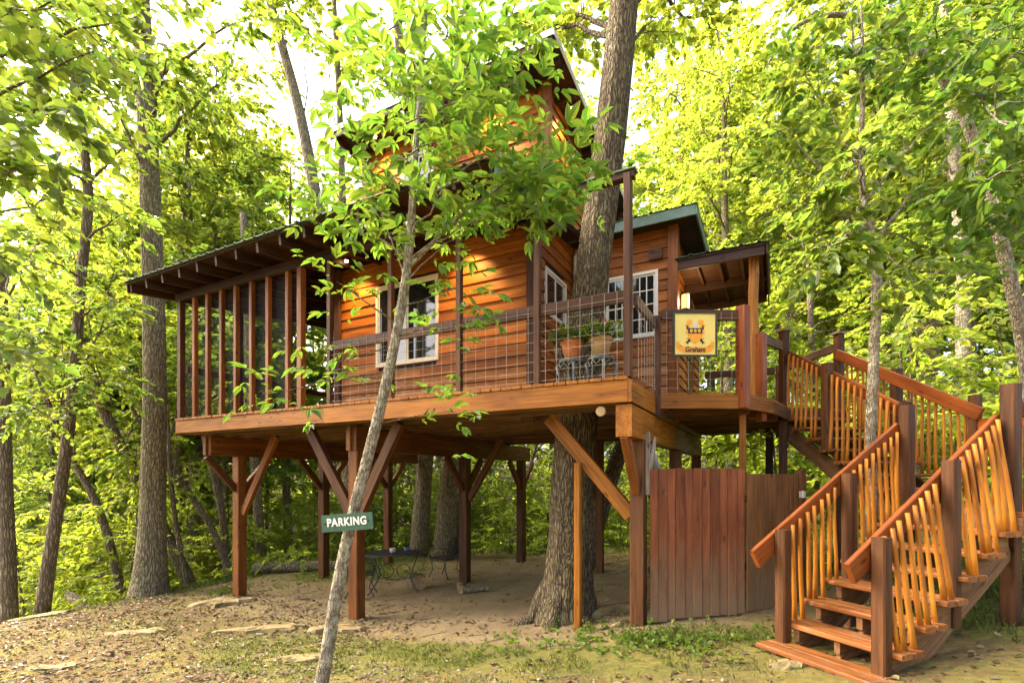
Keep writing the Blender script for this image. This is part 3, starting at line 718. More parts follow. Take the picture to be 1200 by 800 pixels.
# ------------------------------------------------------------------ privacy fence under the landing
fa = Vector((.095, .605, 0)); fdir = Vector((.885, .465, 0))
fence = empty('privacy_fence', (.5, .5, .1), 'reddish brown board fence standing below the entry landing', 'fence')
n_ = 11; bw = 1.13 / n_
for k in range(n_):
    p = fa + fdir * (bw * (k + .5)); zt = 1.762 + random.uniform(-.008, .008)
    off = Vector((.465, -.885, 0)) * (.012 if k % 2 else 0)
    beam('fence_board', (p.x + off.x, p.y + off.y, gz(p.x, p.y) + .015 + random.uniform(0, .02)), (p.x + off.x, p.y + off.y, zt), bw + (.004 if k % 2 else -.006), .022, M_FENCE, fence, up=(.465, -.885, 0))
for z in (.55, 1.45):
    p = fa - Vector((.465, -.885, 0)) * .045; q = p + fdir * 1.12
    beam('fence_rail', (p.x, p.y, z), (q.x, q.y, z), .04, .09, M_POST, fence)
fb = fa + fdir * 1.14; gd = Vector((.68, .733, 0)).normalized(); gn = Vector((gd.y, -gd.x, 0))
gate = empty('board_gate', (fb.x + .4, fb.y + .4, .2), 'darker brown board gate beside the reddish fence under the landing', 'gate')
for k in range(6):
    p = fb + gd * (.012 + .135 * (k + .5))
    beam('gate_board', (p.x, p.y, gz(p.x, p.y) + .03), (p.x, p.y, 1.70), .131, .022, wood('gate_stain', (.22, .10, .030), (.11, .045, .016), .6, .18, splash=(.19, .13, .07)) if k == 0 else bpy.data.materials['gate_stain'], gate, up=tuple(gn))
for z in (.6, 1.4):
    p = fb - gn * .04; q = p + gd * .83
    beam('gate_rail', (p.x, p.y, z), (q.x, q.y, z), .04, .09, M_POST, gate)
q = fb + gd * .87
beam('gate_post', (q.x, q.y, gz(q.x, q.y) - .1), (q.x, q.y, 1.75), .09, .09, M_POST, gate, up=tuple(gd))
hg = q + gn * .05 - gd * .03
MB().box(-.05, .05, -.004, .004, -.04, .04).tube([(0, -.012, -.045), (0, -.012, .045)], .01, 8).build('hinge', M_PVC, gate, Matrix.Translation((hg.x, hg.y, 1.45)) @ Matrix.Rotation(math.atan2(gd.y, gd.x), 4, 'Z'))

# ------------------------------------------------------------------ lamps
def eave_lamp(loc, label, power, aim=(0, .35, -1)):
    e = empty('eave_spotlight', loc, label, 'spotlight', 'eave spotlights of the treehouse')
    MB().lathe([(.02, .05), (.045, .045), (.045, -.01), (.03, -.012)][::-1], 14).build('housing', M_RAIL, e, Matrix.Translation(loc))
    MB().lathe([(.005, -.045), (.026, -.035), (.030, -.015), (.02, -.005)], 12).build('bulb', emit('warm_bulb', (1, .72, .36), 8) if 'warm_bulb' not in bpy.data.materials else bpy.data.materials['warm_bulb'], e, Matrix.Translation(loc), True)
    ld = bpy.data.lights.new('spotlight_beam', 'SPOT'); ld.energy = power; ld.color = (1, .60, .22); ld.spot_size = R(95); ld.spot_blend = .8; ld.shadow_soft_size = .03
    lo_ = bpy.data.objects.new('spotlight_beam', ld)
    link(lo_, e, Matrix.Translation(Vector(loc) + Vector((0, 0, -.06))) @ Vector(aim).to_track_quat('-Z', 'Y').to_matrix().to_4x4())
eave_lamp((-2.65, .62, roofz(.62) - .10), 'small lit spotlight under the lower eave above the right part of front wall', 24)
eave_lamp((-4.85, .62, roofz(.62) - .10), 'small lit spotlight under the lower eave beside the screened porch', 24)
eave_lamp((-4.75, 1.18, loftz(1.18) - .10), 'small lit spotlight under the loft eave above its left corner', 34)
eave_lamp((-2.55, 1.18, loftz(1.18) - .10), 'small lit spotlight under the loft eave above the middle of its front', 34)
eave_lamp((-1.42, 2.0, loftz(2.0) - .10), 'small lit spotlight under the loft side eave near the big trunk', 22, (-.3, 0, -1))
lan = empty('wall_lantern', (.10, 3.0, 4.36), 'lit wall lantern glowing beside the entry under the porch roof', 'lantern')
LM = Matrix.Translation((.13, 3.0, 4.36))
MB().box(-.10, -.085, -.05, .05, .02, .22).tube([(-.09, 0, .20), (-.04, 0, .29), (0, 0, .265)], .009, 6).build('bracket', M_IRON, lan, LM)
MB().lathe([(.07, .235), (.075, .245), (.03, .275), (.008, .28)], 8).build('cap', M_IRON, lan, LM)
MB().lathe([(.05, .0), (.06, .01), (.064, .225), (.055, .235)], 8).build('glass_shade', emit('lantern_glass', (1, .70, .32), .20), lan, LM)
fr_ = MB()
for k in range(4): a_ = k * math.pi / 2 + .4; fr_.box(.066 * math.cos(a_) - .004, .066 * math.cos(a_) + .004, .066 * math.sin(a_) - .004, .066 * math.sin(a_) + .004, 0, .235)
fr_.lathe([(.062, -.012), (.07, -.008), (.07, .002), (.05, .003)], 8).build('cage', M_IRON, lan, LM)
ld = bpy.data.lights.new('lantern_light', 'POINT'); ld.energy = 4; ld.color = (1, .66, .30); ld.shadow_soft_size = .07
link(bpy.data.objects.new('lantern_light', ld), lan, Matrix.Translation((.26, 3.0, 4.48)))

# ------------------------------------------------------------------ signs
def outline(name, pts, d0, mat, parent, Mx, t=.004):
    """flat painted shape, pts in the sign's plane (x right, z up); d0 stand-off towards the viewer (-y)"""
    k = len(pts)
    V = [(x, -d0, z) for x, z in pts] + [(x, -d0 + t, z) for x, z in pts]
    return mesh_obj(name, V, [tuple(range(k)), tuple(range(2 * k - 1, k - 1, -1))] + [(j, j + k, (j + 1) % k + k, (j + 1) % k) for j in range(k)], mat, parent, Mx)
def text(name, body, size, mat, parent, Mx, off=.0, sx=1, shear=0, ex=.002, space=1):
    cu = bpy.data.curves.new(name, 'FONT'); cu.body = body; cu.size = size; cu.align_x = 'CENTER'; cu.align_y = 'CENTER'
    cu.extrude = ex; cu.offset = off; cu.shear = shear; cu.space_character = space
    cu.materials.append(mat); tmp = bpy.data.objects.new(name, cu); col.objects.link(tmp)
    me = bpy.data.meshes.new_from_object(tmp.evaluated_get(bpy.context.evaluated_depsgraph_get())); bpy.data.objects.remove(tmp)
    o = bpy.data.objects.new(name, me)
    return link(o, parent, Mx @ Matrix.Rotation(R(90), 4, 'X') @ Matrix.Diagonal((sx, 1, 1, 1)))
SP = Vector((.50, 1.375, 3.50)); srz = math.atan2(.49, .87)
sign = empty('house_sign', SP, 'square cream sign with orange crest hanging on the landing rail', 'sign')
SM = Matrix.Translation(SP) @ Matrix.Rotation(srz, 4, 'Z')
H_ = .285
mY = plain('sign_cream', (.80, .64, .17), .5, 0, .06, 6); mO = plain('sign_orange', (.85, .36, .02), .5, 0, .12, 18); mK = plain('sign_black', (.015, .013, .012), .5)
mG = plain('sign_gold', (.78, .45, .05), .5, 0, .15, 30); mR = plain('sign_red', (.40, .05, .02), .5); mS = plain('sign_silver', (.62, .58, .46), .5, 0, .2, 40)
fr_ = MB(); e_ = .022
fr_.box(-H_, H_, -.012, .02, -H_, -H_ + e_).box(-H_, H_, -.012, .02, H_ - e_, H_).box(-H_, -H_ + e_, -.012, .02, -H_ + e_, H_ - e_).box(H_ - e_, H_, -.012, .02, -H_ + e_, H_ - e_)
fr_.build('frame', plain('sign_frame', (.035, .045, .025), .6, 0, .2), sign, SM)
pan = MB().box(-H_ + e_, H_ - e_, -.002, .015, -H_ + e_, H_ - e_).build('panel', mY, sign, SM)
for sx in (-1, 1):
    for k in range(9):                    # mantling curls either side of the shield
        a_ = k * .7; cx, cz = sx * (.085 + .020 * math.sin(k * 1.9)), .135 - k * .028
        rr_ = .030 - .0012 * k
        outline('mantling_curl', [(cx + rr_ * math.cos(q * .785 + a_) * (1.1 if q % 2 else .75), cz + rr_ * math.sin(q * .785 + a_) * (1.1 if q % 2 else .8)) for q in range(8)], .0035 + .0006 * (k % 3) + (.0003 if sx > 0 else 0), (mG, mO, mG)[k % 3], sign, SM)
    outline('mantling_tuft', [(sx * x_, z_) for x_, z_ in [(.085, .10), (.115, .115), (.108, .085), (.118, .06), (.09, .065)]][::sx], .0062, mK, sign, SM)
    outline('mantling_tail', [(sx * x_, z_) for x_, z_ in [(.07, -.06), (.085, -.055), (.105, -.095), (.135, -.105), (.108, -.115), (.09, -.13), (.088, -.105), (.06, -.09)]][::sx], .0062, mK, sign, SM)
    c0 = [(sx * (.072 + .036 * math.cos(q * .628)), .155 + .036 * math.sin(q * .628)) for q in range(10)]
    outline('plume', c0[::sx], .0065, mO, sign, SM); outline('plume', [(sx * (.072 + .016 * math.cos(q * .785)), .155 + .018 * math.sin(q * .785)) for q in range(8)][::sx], .0075, mG, sign, SM)
outline('helmet', [(-.03, .075), (.03, .075), (.034, .12), (.02, .15), (0, .162), (-.02, .15), (-.034, .12)], .0078, mS, sign, SM)
outline('shield', [(0, -.125), (.04, -.10), (.075, -.05), (.088, .0), (.090, .075), (-.090, .075), (-.088, .0), (-.075, -.05), (-.04, -.10)], .0085, mO, sign, SM)
outline('shield_band', [(-.091, .012), (.091, .012), (.093, .078), (-.093, .078)], .0092, mK, sign, SM)
outline('shield_line', [(-.090, .006), (.090, .006), (.091, .014), (-.091, .014)], .0098, mR, sign, SM)
for cx in (-.052, 0, .052):
    outline('scallop_shell', [(cx, .020), (cx + .012, .028), (cx + .022, .050), (cx + .012, .062), (cx, .066), (cx - .012, .062), (cx - .022, .050), (cx - .012, .028)], .0100, mG, sign, SM)
bp = [(-.25, -.10), (-.21, -.09), (-.195, -.13), (-.16, -.155), (-.06, -.16), (.06, -.16), (.16, -.155), (.195, -.13), (.21, -.09), (.25, -.10), (.245, -.17), (.20, -.225), (.14, -.24), (-.14, -.24), (-.20, -.225), (-.245, -.17)]
outline('ribbon', bp[::-1], .0045, mO, sign, SM)
for sx in (-1, 1): outline('ribbon_fold', [(sx * x_, z_) for x_, z_ in [(.165, -.158), (.20, -.135), (.207, -.15), (.17, -.172)]][::sx], .0054, plain('sign_rust', (.55, .2, .015), .5), sign, SM)
text('lettering', 'Graham', .092, mK, sign, SM @ Matrix.Translation((.0, -.008, -.198)), .0022, .88, .12)

def pt(px, py, depth):                    # a point on the sight line at that depth
    x_, y_ = spot(px, depth); return (x_, y_, CAM[2] + (560 - py) / 590 * depth)
PS = Vector(pt(407, 611.5, 4.46))
psign = empty('parking_sign', PS, 'green wooden parking sign with white letters nailed to the slender leaning tree', 'sign')
PM = Matrix.Translation(PS) @ Matrix.Rotation(R(27.7 - 6), 4, 'Z') @ Matrix.Rotation(R(-4.6), 4, 'Y')
MB().box(-.236, .236, -.012, .010, -.075, .075).build('board', plain('sign_green', (.035, .10, .052), .6, 0, .25, 14), psign, PM)
text('lettering', 'PARKING', .098, plain('sign_white', (.75, .73, .62), .6, 0, .1), psign, PM @ Matrix.Translation((0.0, -.014, .004)), .0035, .82, 0, .002, 1.12)
for sx in (-.2, .2): MB().lathe([(.002, 0), (.008, .002), (.006, .006), (.001, .007)], 8).build('nail', M_IRON, psign, PM @ Matrix.Translation((sx, -.012, 0)) @ Matrix.Rotation(R(90), 4, 'X'))

# ------------------------------------------------------------------ leaves and trees
LEAF = np.array([(0, 0, 0), (.30, .44, .10), (.66, .36, .07), (1, 0, -.10), (.66, -.36, .07), (.30, -.44, .10)])
def leaves(P, D, N, L, W):
    P = np.asarray(P); n_ = len(P)
    D = D / (np.linalg.norm(D, axis=1)[:, None] + 1e-9)
    Sd = np.cross(N, D); Sd /= np.linalg.norm(Sd, axis=1)[:, None] + 1e-9
    Nn = np.cross(D, Sd)
    L = np.broadcast_to(L, (n_,))[:, None, None]; W = np.broadcast_to(W, (n_,))[:, None, None]
    q = LEAF[None]
    V = P[:, None] + D[:, None] * q[..., 0:1] * L + Sd[:, None] * q[..., 1:2] * W + Nn[:, None] * q[..., 2:3] * L
    k = np.arange(n_)[:, None] * 6
    F = np.concatenate([k + np.array([[0, 3, 2, 1]]), k + np.array([[0, 5, 4, 3]])], 1).reshape(-1, 4)
    return V.reshape(-1, 3), F
def sprays(rg, O, T, n, tl, L, W, flat=.35, droop=.25):
    """n leaves set alternately along each twig starting at O, running along T"""
    m_ = len(O); T = T / (np.linalg.norm(T, axis=1)[:, None] + 1e-9)
    up = np.array([0, 0, 1.0]) + flat * rg.standard_normal((m_, 3))
    Sd = np.cross(up, T); Sd /= np.linalg.norm(Sd, axis=1)[:, None] + 1e-9
    tl = np.broadcast_to(tl, (m_,))
    uu = np.linspace(.12, 1, n)[None, :, None] + .05 * rg.standard_normal((m_, n, 1))
    sg = np.where(np.arange(n) % 2 == 0, 1, -1)[None, :, None]
    ang = (1.05 - .75 * np.clip(uu, 0, 1)) * (1 + .25 * rg.standard_normal((m_, n, 1)))
    P = O[:, None] + T[:, None] * uu * tl[:, None, None] - np.array([0, 0, 1.0]) * droop * tl[:, None, None] * uu ** 2
    D = T[:, None] * np.cos(ang) + Sd[:, None] * sg * np.sin(ang) + np.array([0, 0, -.25]) + .22 * rg.standard_normal((m_, n, 3))
    N = up[:, None] + .38 * rg.standard_normal((m_, n, 3))
    s_ = rg.uniform(.65, 1.2, (m_, n))
    return leaves(P.reshape(-1, 3), D.reshape(-1, 3), N.reshape(-1, 3), (L * s_).ravel(), (W * s_).ravel())
def compound(rg, O, T, L, W):
    """hickory-like leaf: five leaflets on a stalk"""
    m_ = len(O); T = T / (np.linalg.norm(T, axis=1)[:, None] + 1e-9)
    up = np.array([0, 0, 1.0]) + .30 * rg.standard_normal((m_, 3)); Sd = np.cross(up, T); Sd /= np.linalg.norm(Sd, axis=1)[:, None] + 1e-9
    s_ = rg.uniform(.7, 1.2, m_)[:, None]; Vs = []; Fs = []; k = 0
    for (uq, ang, sc) in ((1.0, 0, 1.1), (.92, .75, .95), (.92, -.75, .95), (.52, 1.05, .62), (.52, -1.05, .62)):
        P = O + T * uq * .15 * s_
        D = T * math.cos(ang) + Sd * math.sin(ang) + np.array([0, 0, -.22]) + .12 * rg.standard_normal((m_, 3))
        V, F = leaves(P, D, up + .2 * rg.standard_normal((m_, 3)), L * sc * s_[:, 0], W * sc * s_[:, 0]); Vs.append(V); Fs.append(F + k); k += len(V)
    return np.concatenate(Vs), np.concatenate(Fs)
def bez(p0, p1, n, bow, rg):
    p0 = np.array(p0, float); p1 = np.array(p1, float); t = np.linspace(0, 1, n)[:, None]
    mid = (p0 + p1) / 2 + bow
    c = (1-t)**2 * p0 + 2*t*(1-t) * mid + t*t * p1
    c[1:-1] += rg.standard_normal((n - 2, 3)) * np.linalg.norm(p1 - p0) * .012
    return c
def cat(parts):
    Vs = []; Fs = []; k = 0
    for V, F in parts:
        Vs.append(np.asarray(V)); Fs += [tuple(int(i_) + k for i_ in f) for f in F]; k += len(V)
    return np.concatenate(Vs), Fs
def catq(parts):
    Vs = []; Fs = []; k = 0
    for V, F in parts: Vs.append(V); Fs.append(F + k); k += len(V)
    return np.concatenate(Vs), np.concatenate(Fs)
def limb_foliage(rg, curve, n_s, sub, L, W, per, f0=.3, kind='spray', tl=.45, zs=.35):
    """side twigs along a limb and the leaves on them"""
    m_ = len(curve); f = rg.uniform(f0, 1.0, n_s) ** .8; idx = f * (m_ - 1); i0 = np.clip(idx.astype(int), 0, m_ - 2); fr = (idx - i0)[:, None]
    base = curve[i0] * (1 - fr) + curve[i0 + 1] * fr; tan = curve[i0 + 1] - curve[i0]; tan /= np.linalg.norm(tan, axis=1)[:, None]
    d = tan * .6 + rg.standard_normal((n_s, 3)) * np.array([1, 1, zs]); d /= np.linalg.norm(d, axis=1)[:, None]
    ln = rg.uniform(.15, 1, n_s)[:, None] * sub * (1.1 - .5 * f[:, None])
    org = base + d * ln
    tw = []
    for a, e in zip(base[::3], org[::3]): tw.append(sweep([a, (a + e) / 2 + np.array([0, 0, .03]), e], [.010, .007, .004], 3, False))
    if kind == 'spray': G = sprays(rg, org - d * .1, d + np.array([0, 0, -.1]), per, tl, L, W)
    else:
        rep = per; oo = np.repeat(org, rep, 0) + .16 * rg.standard_normal((n_s * rep, 3)); dd = np.repeat(d, rep, 0) + .75 * rg.standard_normal((n_s * rep, 3)) * np.array([1, 1, .5])
        G = compound(rg, oo, dd, L, W)
    return tw, G
def build_tree(name, loc, path, rad, limbs, bark, leaf, label, group=None, seed=0, L=.14, W=.13, sub=.9, n_s=40, per=14, sides=10, ridge=.03, kind='spray', tl=.45, f0=.3, zs=.35, cat_='tree'):
    """path, limbs in world coordinates; limbs = [(from path fraction or point, to point, radius, bow z)]"""
    rg = np.random.default_rng(seed); loc = np.array(loc, float)
    path = np.array(path, float) - loc; wood_ = []; lf = []
    # smooth the path
    t = np.linspace(0, len(path) - 1, len(path) * 3 - 2); pth = np.stack([np.interp(t, np.arange(len(path)), path[:, k]) for k in range(3)], 1)
    rr = np.interp(t, np.arange(len(path)), rad)
    for _ in range(2): pth[1:-1] = .25 * pth[:-2] + .5 * pth[1:-1] + .25 * pth[2:]
    wood_.append(sweep(pth, rr, sides, True, ridge, seed))
    for (src, dst, r_, bow) in limbs:
        if isinstance(src, (int, float)):
            k = src * (len(pth) - 1); i0 = min(int(k), len(pth) - 2); p0 = pth[i0] + (pth[i0 + 1] - pth[i0]) * (k - i0)
        else: p0 = np.array(src) - loc
        c = bez(p0, np.array(dst) - loc, 9, np.array([0, 0, bow]), rg)
        wood_.append(sweep(c, np.linspace(r_, r_ * .18, 9), 6, False, .05, seed))
        ln = np.linalg.norm(c[-1] - c[0])
        tw, G = limb_foliage(rg, c, max(4, int(n_s * ln / 3)), sub, L, W, per, f0, kind, tl, zs)
        wood_ += tw; lf.append(G)
    e = empty(name, tuple(loc), label, cat_, group); Mx = Matrix.Translation(tuple(loc))
    V, F = cat(wood_); mesh_obj('trunk', V, F, bark, e, Mx, smooth=True)
    if lf: V, F = catq(lf); mesh_obj('crown', V, F, leaf, e, Mx)
    return e

BK_GREY = barkmat('bark_grey_brown', (.33, .265, .18), (.13, .10, .065), (.27, .26, .13), .0)
BK_OAK = barkmat('bark_oak', (.235, .18, .11), (.065, .047, .03), (.16, .145, .06), -.1, 36)
BK_LICHEN = barkmat('bark_lichened', (.42, .35, .24), (.25, .20, .135), (.52, .48, .34), .3, 60)
BK_DARK = barkmat('bark_dark', (.30, .235, .16), (.12, .09, .06))
LF_FRONT = leafmat('leaf_hickory', (.078, .140, .024), (.20, .34, .030), .5, .47)
LF_MID = leafmat('leaf_mid', (.095, .145, .028), (.29, .41, .045), .6, .52)
LF_GOLD = leafmat('leaf_bright', (.145, .19, .032), (.45, .54, .055), .6, .58)
LF_LOW = leafmat('leaf_ground', (.155, .21, .034), (.50, .60, .055), .6, .56)

# slender leaning tree in front
fp = [pt(*q) for q in [(366, 850, 4.62), (383, 770, 4.62), (393, 700, 4.62), (405, 640, 4.62), (419, 580, 4.6), (438, 510, 4.6), (455, 440, 4.58), (467, 380, 4.56), (477, 320, 4.55), (483, 250, 4.55), (486, 190, 4.55), (491, 120, 4.6), (498, 40, 4.65), (502, -60, 4.7)]]
frd = [.072, .062, .058, .055, .053, .051, .048, .044, .042, .036, .029, .023, .017, .010]
tg = [(.62, (668, 165, 4.5), .026, .2), (0.71, (700, 205, 4.9), 0.013, .25), (0.63, (655, 225, 4.3), 0.011, .2), (0.82, (610, 95, 4.7), 0.011, .1), (0.66, (575, 165, 4.1), 0.010, .1), (0.73, (520, 105, 5.3), 0.010, .1),
      (0.73, (405, 185, 4.6), 0.011, .1), (0.63, (375, 235, 4.8), 0.011, .1), (0.84, (415, 95, 4.7), 0.010, .1), (0.60, (425, 200, 4.3), 0.008, .1), (0.71, (470, 130, 4.0), 0.008, .1), (0.75, (545, 150, 4.3), 0.010, .1),
      (0.88, (530, 40, 4.6), 0.008, .1), (0.90, (440, 30, 4.8), 0.008, .1), (0.80, (600, 20, 5.1), 0.008, .1), (0.83, (575, 55, 5.0), 0.008, .1), (0.84, (560, 90, 5.4), 0.008, .1), (0.75, (490, 60, 5.2), 0.007, .1),
      (0.74, (530, 225, 4.3), 0.007, .05), (0.60, (610, 225, 4.6), 0.008, .1), (0.63, (440, 255, 4.5), 0.007, .05)]
fl = [(a, pt(*d), r_, b_) for a, d, r_, b_ in tg]
front = build_tree('young_hickory_tree', pt(366, 850, 4.62), fp, frd, fl, BK_LICHEN, LF_FRONT, 'slender leaning hickory with pale lichened bark in front of the deck', seed=11,
                   L=.150, W=.070, sub=.48, n_s=31, per=3, sides=12, ridge=.06, kind='compound', f0=.25, zs=.22)
lowt = [(.52, pt(565, 385, 4.2), .009, .06), (.50, pt(385, 425, 4.5), .008, .05), (.53, pt(395, 330, 4.5), .010, .06), (.46, pt(305, 462, 4.7), .008, .05), (.40, pt(540, 482, 4.3), .006, .04), (.56, pt(540, 335, 4.3), .008, .05)]
rg_ = np.random.default_rng(99); loc_ = np.array(pt(366, 850, 4.62)); wd_ = []; lv_ = []
pa = np.array(fp)
for (f_, dst, r_, b_) in lowt:
    k = f_ * (len(pa) - 1); i0 = int(k); p0 = pa[i0] + (pa[i0+1] - pa[i0]) * (k - i0)
    c = bez(p0 - loc_, np.array(dst) - loc_, 7, np.array([0, 0, b_]), rg_); wd_.append(sweep(c, np.linspace(r_, r_ * .25, 7), 5, False))
    tw, G = limb_foliage(rg_, c, 7, .16, .12, .058, 2, .5, 'compound', zs=.3); wd_ += tw; lv_.append(G)
V, F = cat(wd_); mesh_obj('low_twigs', V, F, BK_DARK, front, Matrix.Translation(tuple(loc_)))
V, F = catq(lv_); mesh_obj('low_leaves', V, F, LF_FRONT, front, Matrix.Translation(tuple(loc_)))

# the big trunk growing through the deck
bx, by = -1.11, 1.0; zb = gz(bx, by)
tp = [(bx + .01, by, zb - .25), (bx, by, zb + .02), (bx, by, zb + .22), (bx + .02, by, zb + .55), (bx + .05, by, zb + 1.1), (bx + .10, by + .02, 2.0), (bx + .19, by + .05, 3.2), (bx + .33, by + .12, 4.6), (bx + .54, by + .20, 6.2), (bx + .70, by + .3, 8.0), (bx + .82, by + .4, 10.), (bx + 1.1, by + .5, 13.)]
tr_ = [.52, .43, .365, .325, .30, .28, .245, .222, .208, .19, .16, .12]
big = build_tree('oak_tree', (bx, by, zb), tp, tr_,
                 [(.80, pt(655, 20, 8.2), .05, .2), (.80, pt(610, 40, 8.5), .04, .2), (.78, pt(770, 20, 8.), .04, .2), (.82, pt(800, -30, 8.5), .04, .1), (.86, pt(690, -60, 8.0), .05, .2), (.84, pt(840, 40, 9.4), .04, .1)],
                 BK_OAK, LF_GOLD, 'big furrowed tree trunk growing up through the deck', seed=21, L=.13, W=.10, sub=.7, n_s=34, per=12, sides=44, ridge=.085, tl=.4)
# root flares
rf = MB()
for a_, ln in ((3.5, .70), (4.6, .55), (5.6, .5), (.2, .5), (2.4, .5)):
    q0 = (bx + .22 * math.cos(a_), by + .22 * math.sin(a_)); q1 = (bx + ln * .7 * math.cos(a_), by + ln * .7 * math.sin(a_)); q2 = (bx + ln * 1.25 * math.cos(a_ + .2), by + ln * 1.25 * math.sin(a_ + .2))
    rf.tube([(q0[0], q0[1], zb + .55), ((q0[0]+q1[0])/2, (q0[1]+q1[1])/2, zb + .22), (*q1, gz(*q1) + .03), (*q2, gz(*q2) - .06)], [.10, .13, .10, .04], 9)
rf.build('root', BK_OAK, big, smooth=True)

# big tree left of the house
lx, ly = spot(175, 11.1); lz = gz(lx, ly)
lp_ = [pt(175, 708, 11.1), pt(175, 690, 11.1), pt(177, 660, 11.1), pt(179, 600, 11.1), pt(182, 450, 11.1), pt(179, 300, 11.1), pt(173, 150, 11.1), pt(168, 60, 11.1), pt(163, -60, 11.1), pt(158, -200, 11.1)]
build_tree('tall_straight_tree', (lx, ly, lz), [(lx, ly, lz - .3)] + lp_[1:], [.50, .37, .30, .245, .22, .205, .19, .18, .15, .10],
           [(.62, pt(95, 60, 9.8), .05, .2), (.64, pt(260, 95, 9.8), .05, .2), (.70, pt(60, -20, 10), .05, .2), (.72, pt(300, 10, 10.5), .05, .2), (.66, pt(200, 60, 9.), .04, .2), (.78, pt(150, -60, 9.5), .05, .2)],
           BK_GREY, LF_MID, 'thick straight grey trunk standing just left of the screened porch', seed=31, L=.15, W=.11, sub=.8, n_s=26, per=12, sides=34, ridge=.06)
# dark crooked tree further left
def pxpath(pts, d): return [pt(a, b_, d) for a, b_ in pts]
def ptree(name, pts, d, rads, label, bark, leaf=LF_MID, limbs=(), **kw):
    P_ = pxpath(pts, d); x0, y0 = P_[0][0], P_[0][1]; z0_ = gz(x0, y0); P_[0] = (x0, y0, min(P_[0][2], z0_ - .1))
    return build_tree(name, (x0, y0, z0_), P_, rads, [(f_, pt(*t_), r_, b_) for f_, t_, r_, b_ in limbs], bark, leaf, label, **kw)
ptree('crooked_tree', [(48, 728), (60, 640), (76, 540), (88, 440), (94, 330), (105, 240), (100, 180), (88, 90), (70, 40), (45, -40)], 10, [.14, .115, .105, .095, .085, .09, .075, .06, .05, .04],
      'dark crooked trunk rising at far left beyond the bare slope', BK_DARK, LF_MID,
      [(.45, (30, 300, 9.), .03, .2), (.5, (150, 250, 9.5), .03, .2), (.6, (20, 180, 8.5), .03, .1), (.6, (160, 160, 10), .03, .1), (.72, (20, 60, 8), .03, .1), (.75, (140, 60, 9), .03, .2), (.38, (10, 400, 9), .03, .2), (.4, (140, 350, 9.5), .025, .1), (.85, (100, 0, 8.5), .03, .1), (.33, (130, 450, 9), .02, .1), (.3, (20, 480, 8.5), .02, .1)],
      seed=33, L=.14, W=.10, sub=.85, n_s=36, per=13)
SL = [  # slim trunks one can tell apart: name, pixel path, depth, radii, label
 ('slim_tree', [(12, 735), (9, 650), (6, 570), (4, 430), (0, 300)], 10.6, [.16, .14, .13, .12, .1], 'upright dark trunk cut by the left edge of the picture', BK_DARK),
 ('leaning_sapling', [(147, 705), (126, 620), (102, 565), (84, 540), (55, 470), (30, 400)], 12.2, [.11, .09, .08, .07, .06, .04], 'thin sapling leaning left between the crooked and the straight trunk', BK_DARK),
 ('leaning_tree', [(232, 705), (200, 635), (160, 560), (122, 485), (100, 420), (85, 330)], 13.2, [.17, .15, .14, .13, .11, .08], 'leaning trunk passing behind the thick straight trunk', BK_DARK),
 ('leaning_sapling', [(224, 700), (208, 630), (199, 560), (196, 480), (188, 400)], 12.6, [.07, .06, .05, .045, .03], 'thin sapling with bent foot right of the thick straight trunk', BK_DARK),
 ('leaning_sapling', [(276, 690), (252, 620), (203, 550), (170, 505), (150, 470)], 13.5, [.10, .08, .07, .06, .04], 'slanting sapling behind the leftmost deck post', BK_DARK),
 ('leaning_sapling', [(268, 690), (263, 610), (247, 540), (236, 500), (228, 430)], 14.2, [.12, .10, .09, .08, .06], 'bowed dark sapling left of the leftmost deck post', BK_DARK),
 ('slim_tree', [(306, 680), (303, 600), (298, 540), (290, 400), (285, 250)], 15.5, [.16, .14, .13, .12, .1], 'upright trunk just right of the leftmost deck post', BK_GREY),
 ('leaning_tree', [(420, 690), (398, 400), (372, 240), (352, 130), (332, 60), (305, -40)], 14.5, [.24, .2, .17, .15, .13, .10], 'grey trunk leaning left above the porch roof', BK_GREY),
 ('slim_tree', [(405, 690), (404, 400), (402, 250), (398, 120), (390, -20)], 16.5, [.15, .13, .12, .1, .08], 'thin upright trunk behind the porch roof', BK_GREY),
 ('slim_tree', [(500, 690), (482, 300), (469, 50), (460, -40)], 17, [.22, .2, .17, .14], 'grey trunk rising behind the loft roof', BK_GREY),
 ('forest_tree', [(489, 672), (497, 560), (503, 480), (510, 300)], 15.2, [.30, .25, .23, .2], 'slightly leaning grey trunk behind the patio table', BK_GREY),
 ('forest_tree', [(519, 660), (526, 560), (532, 480), (540, 300)], 14.2, [.33, .26, .24, .2], 'thick grey trunk behind the patio chair', BK_GREY),
 ('forest_tree', [(536, 655), (540, 560), (542, 480), (545, 300)], 14.8, [.27, .22, .21, .2], 'grey trunk tight beside the middle deck post', BK_GREY),
 ('leaning_tree', [(684, 672), (700, 610), (716, 560), (733, 510), (760, 430)], 11.2, [.22, .19, .175, .165, .15], 'dark trunk leaning right behind the big oak', BK_DARK),
 ('leaning_sapling', [(596, 650), (606, 600), (622, 545), (640, 480)], 16, [.07, .06, .05, .04], 'thin slanting sapling right of the farthest deck post', BK_DARK),
 ('slim_tree', [(1131, 640), (1129, 430), (1128, 330), (1124, 240), (1112, 120), (1105, 0)], 11, [.18, .14, .13, .12, .1, .07], 'mottled grey trunk standing behind the upper stair rail', BK_LICHEN),
 ('forest_tree', [(1080, 620), (1086, 430), (1093, 360), (1100, 200)], 16.5, [.34, .28, .25, .2], 'thick far trunk half hidden in leaves behind the stairs', BK_GREY),
 ('slim_tree', [(958, 640), (955, 540), (948, 300)], 13.5, [.1, .09, .07], 'thin dark trunk showing under the upper stair flight', BK_DARK),
]
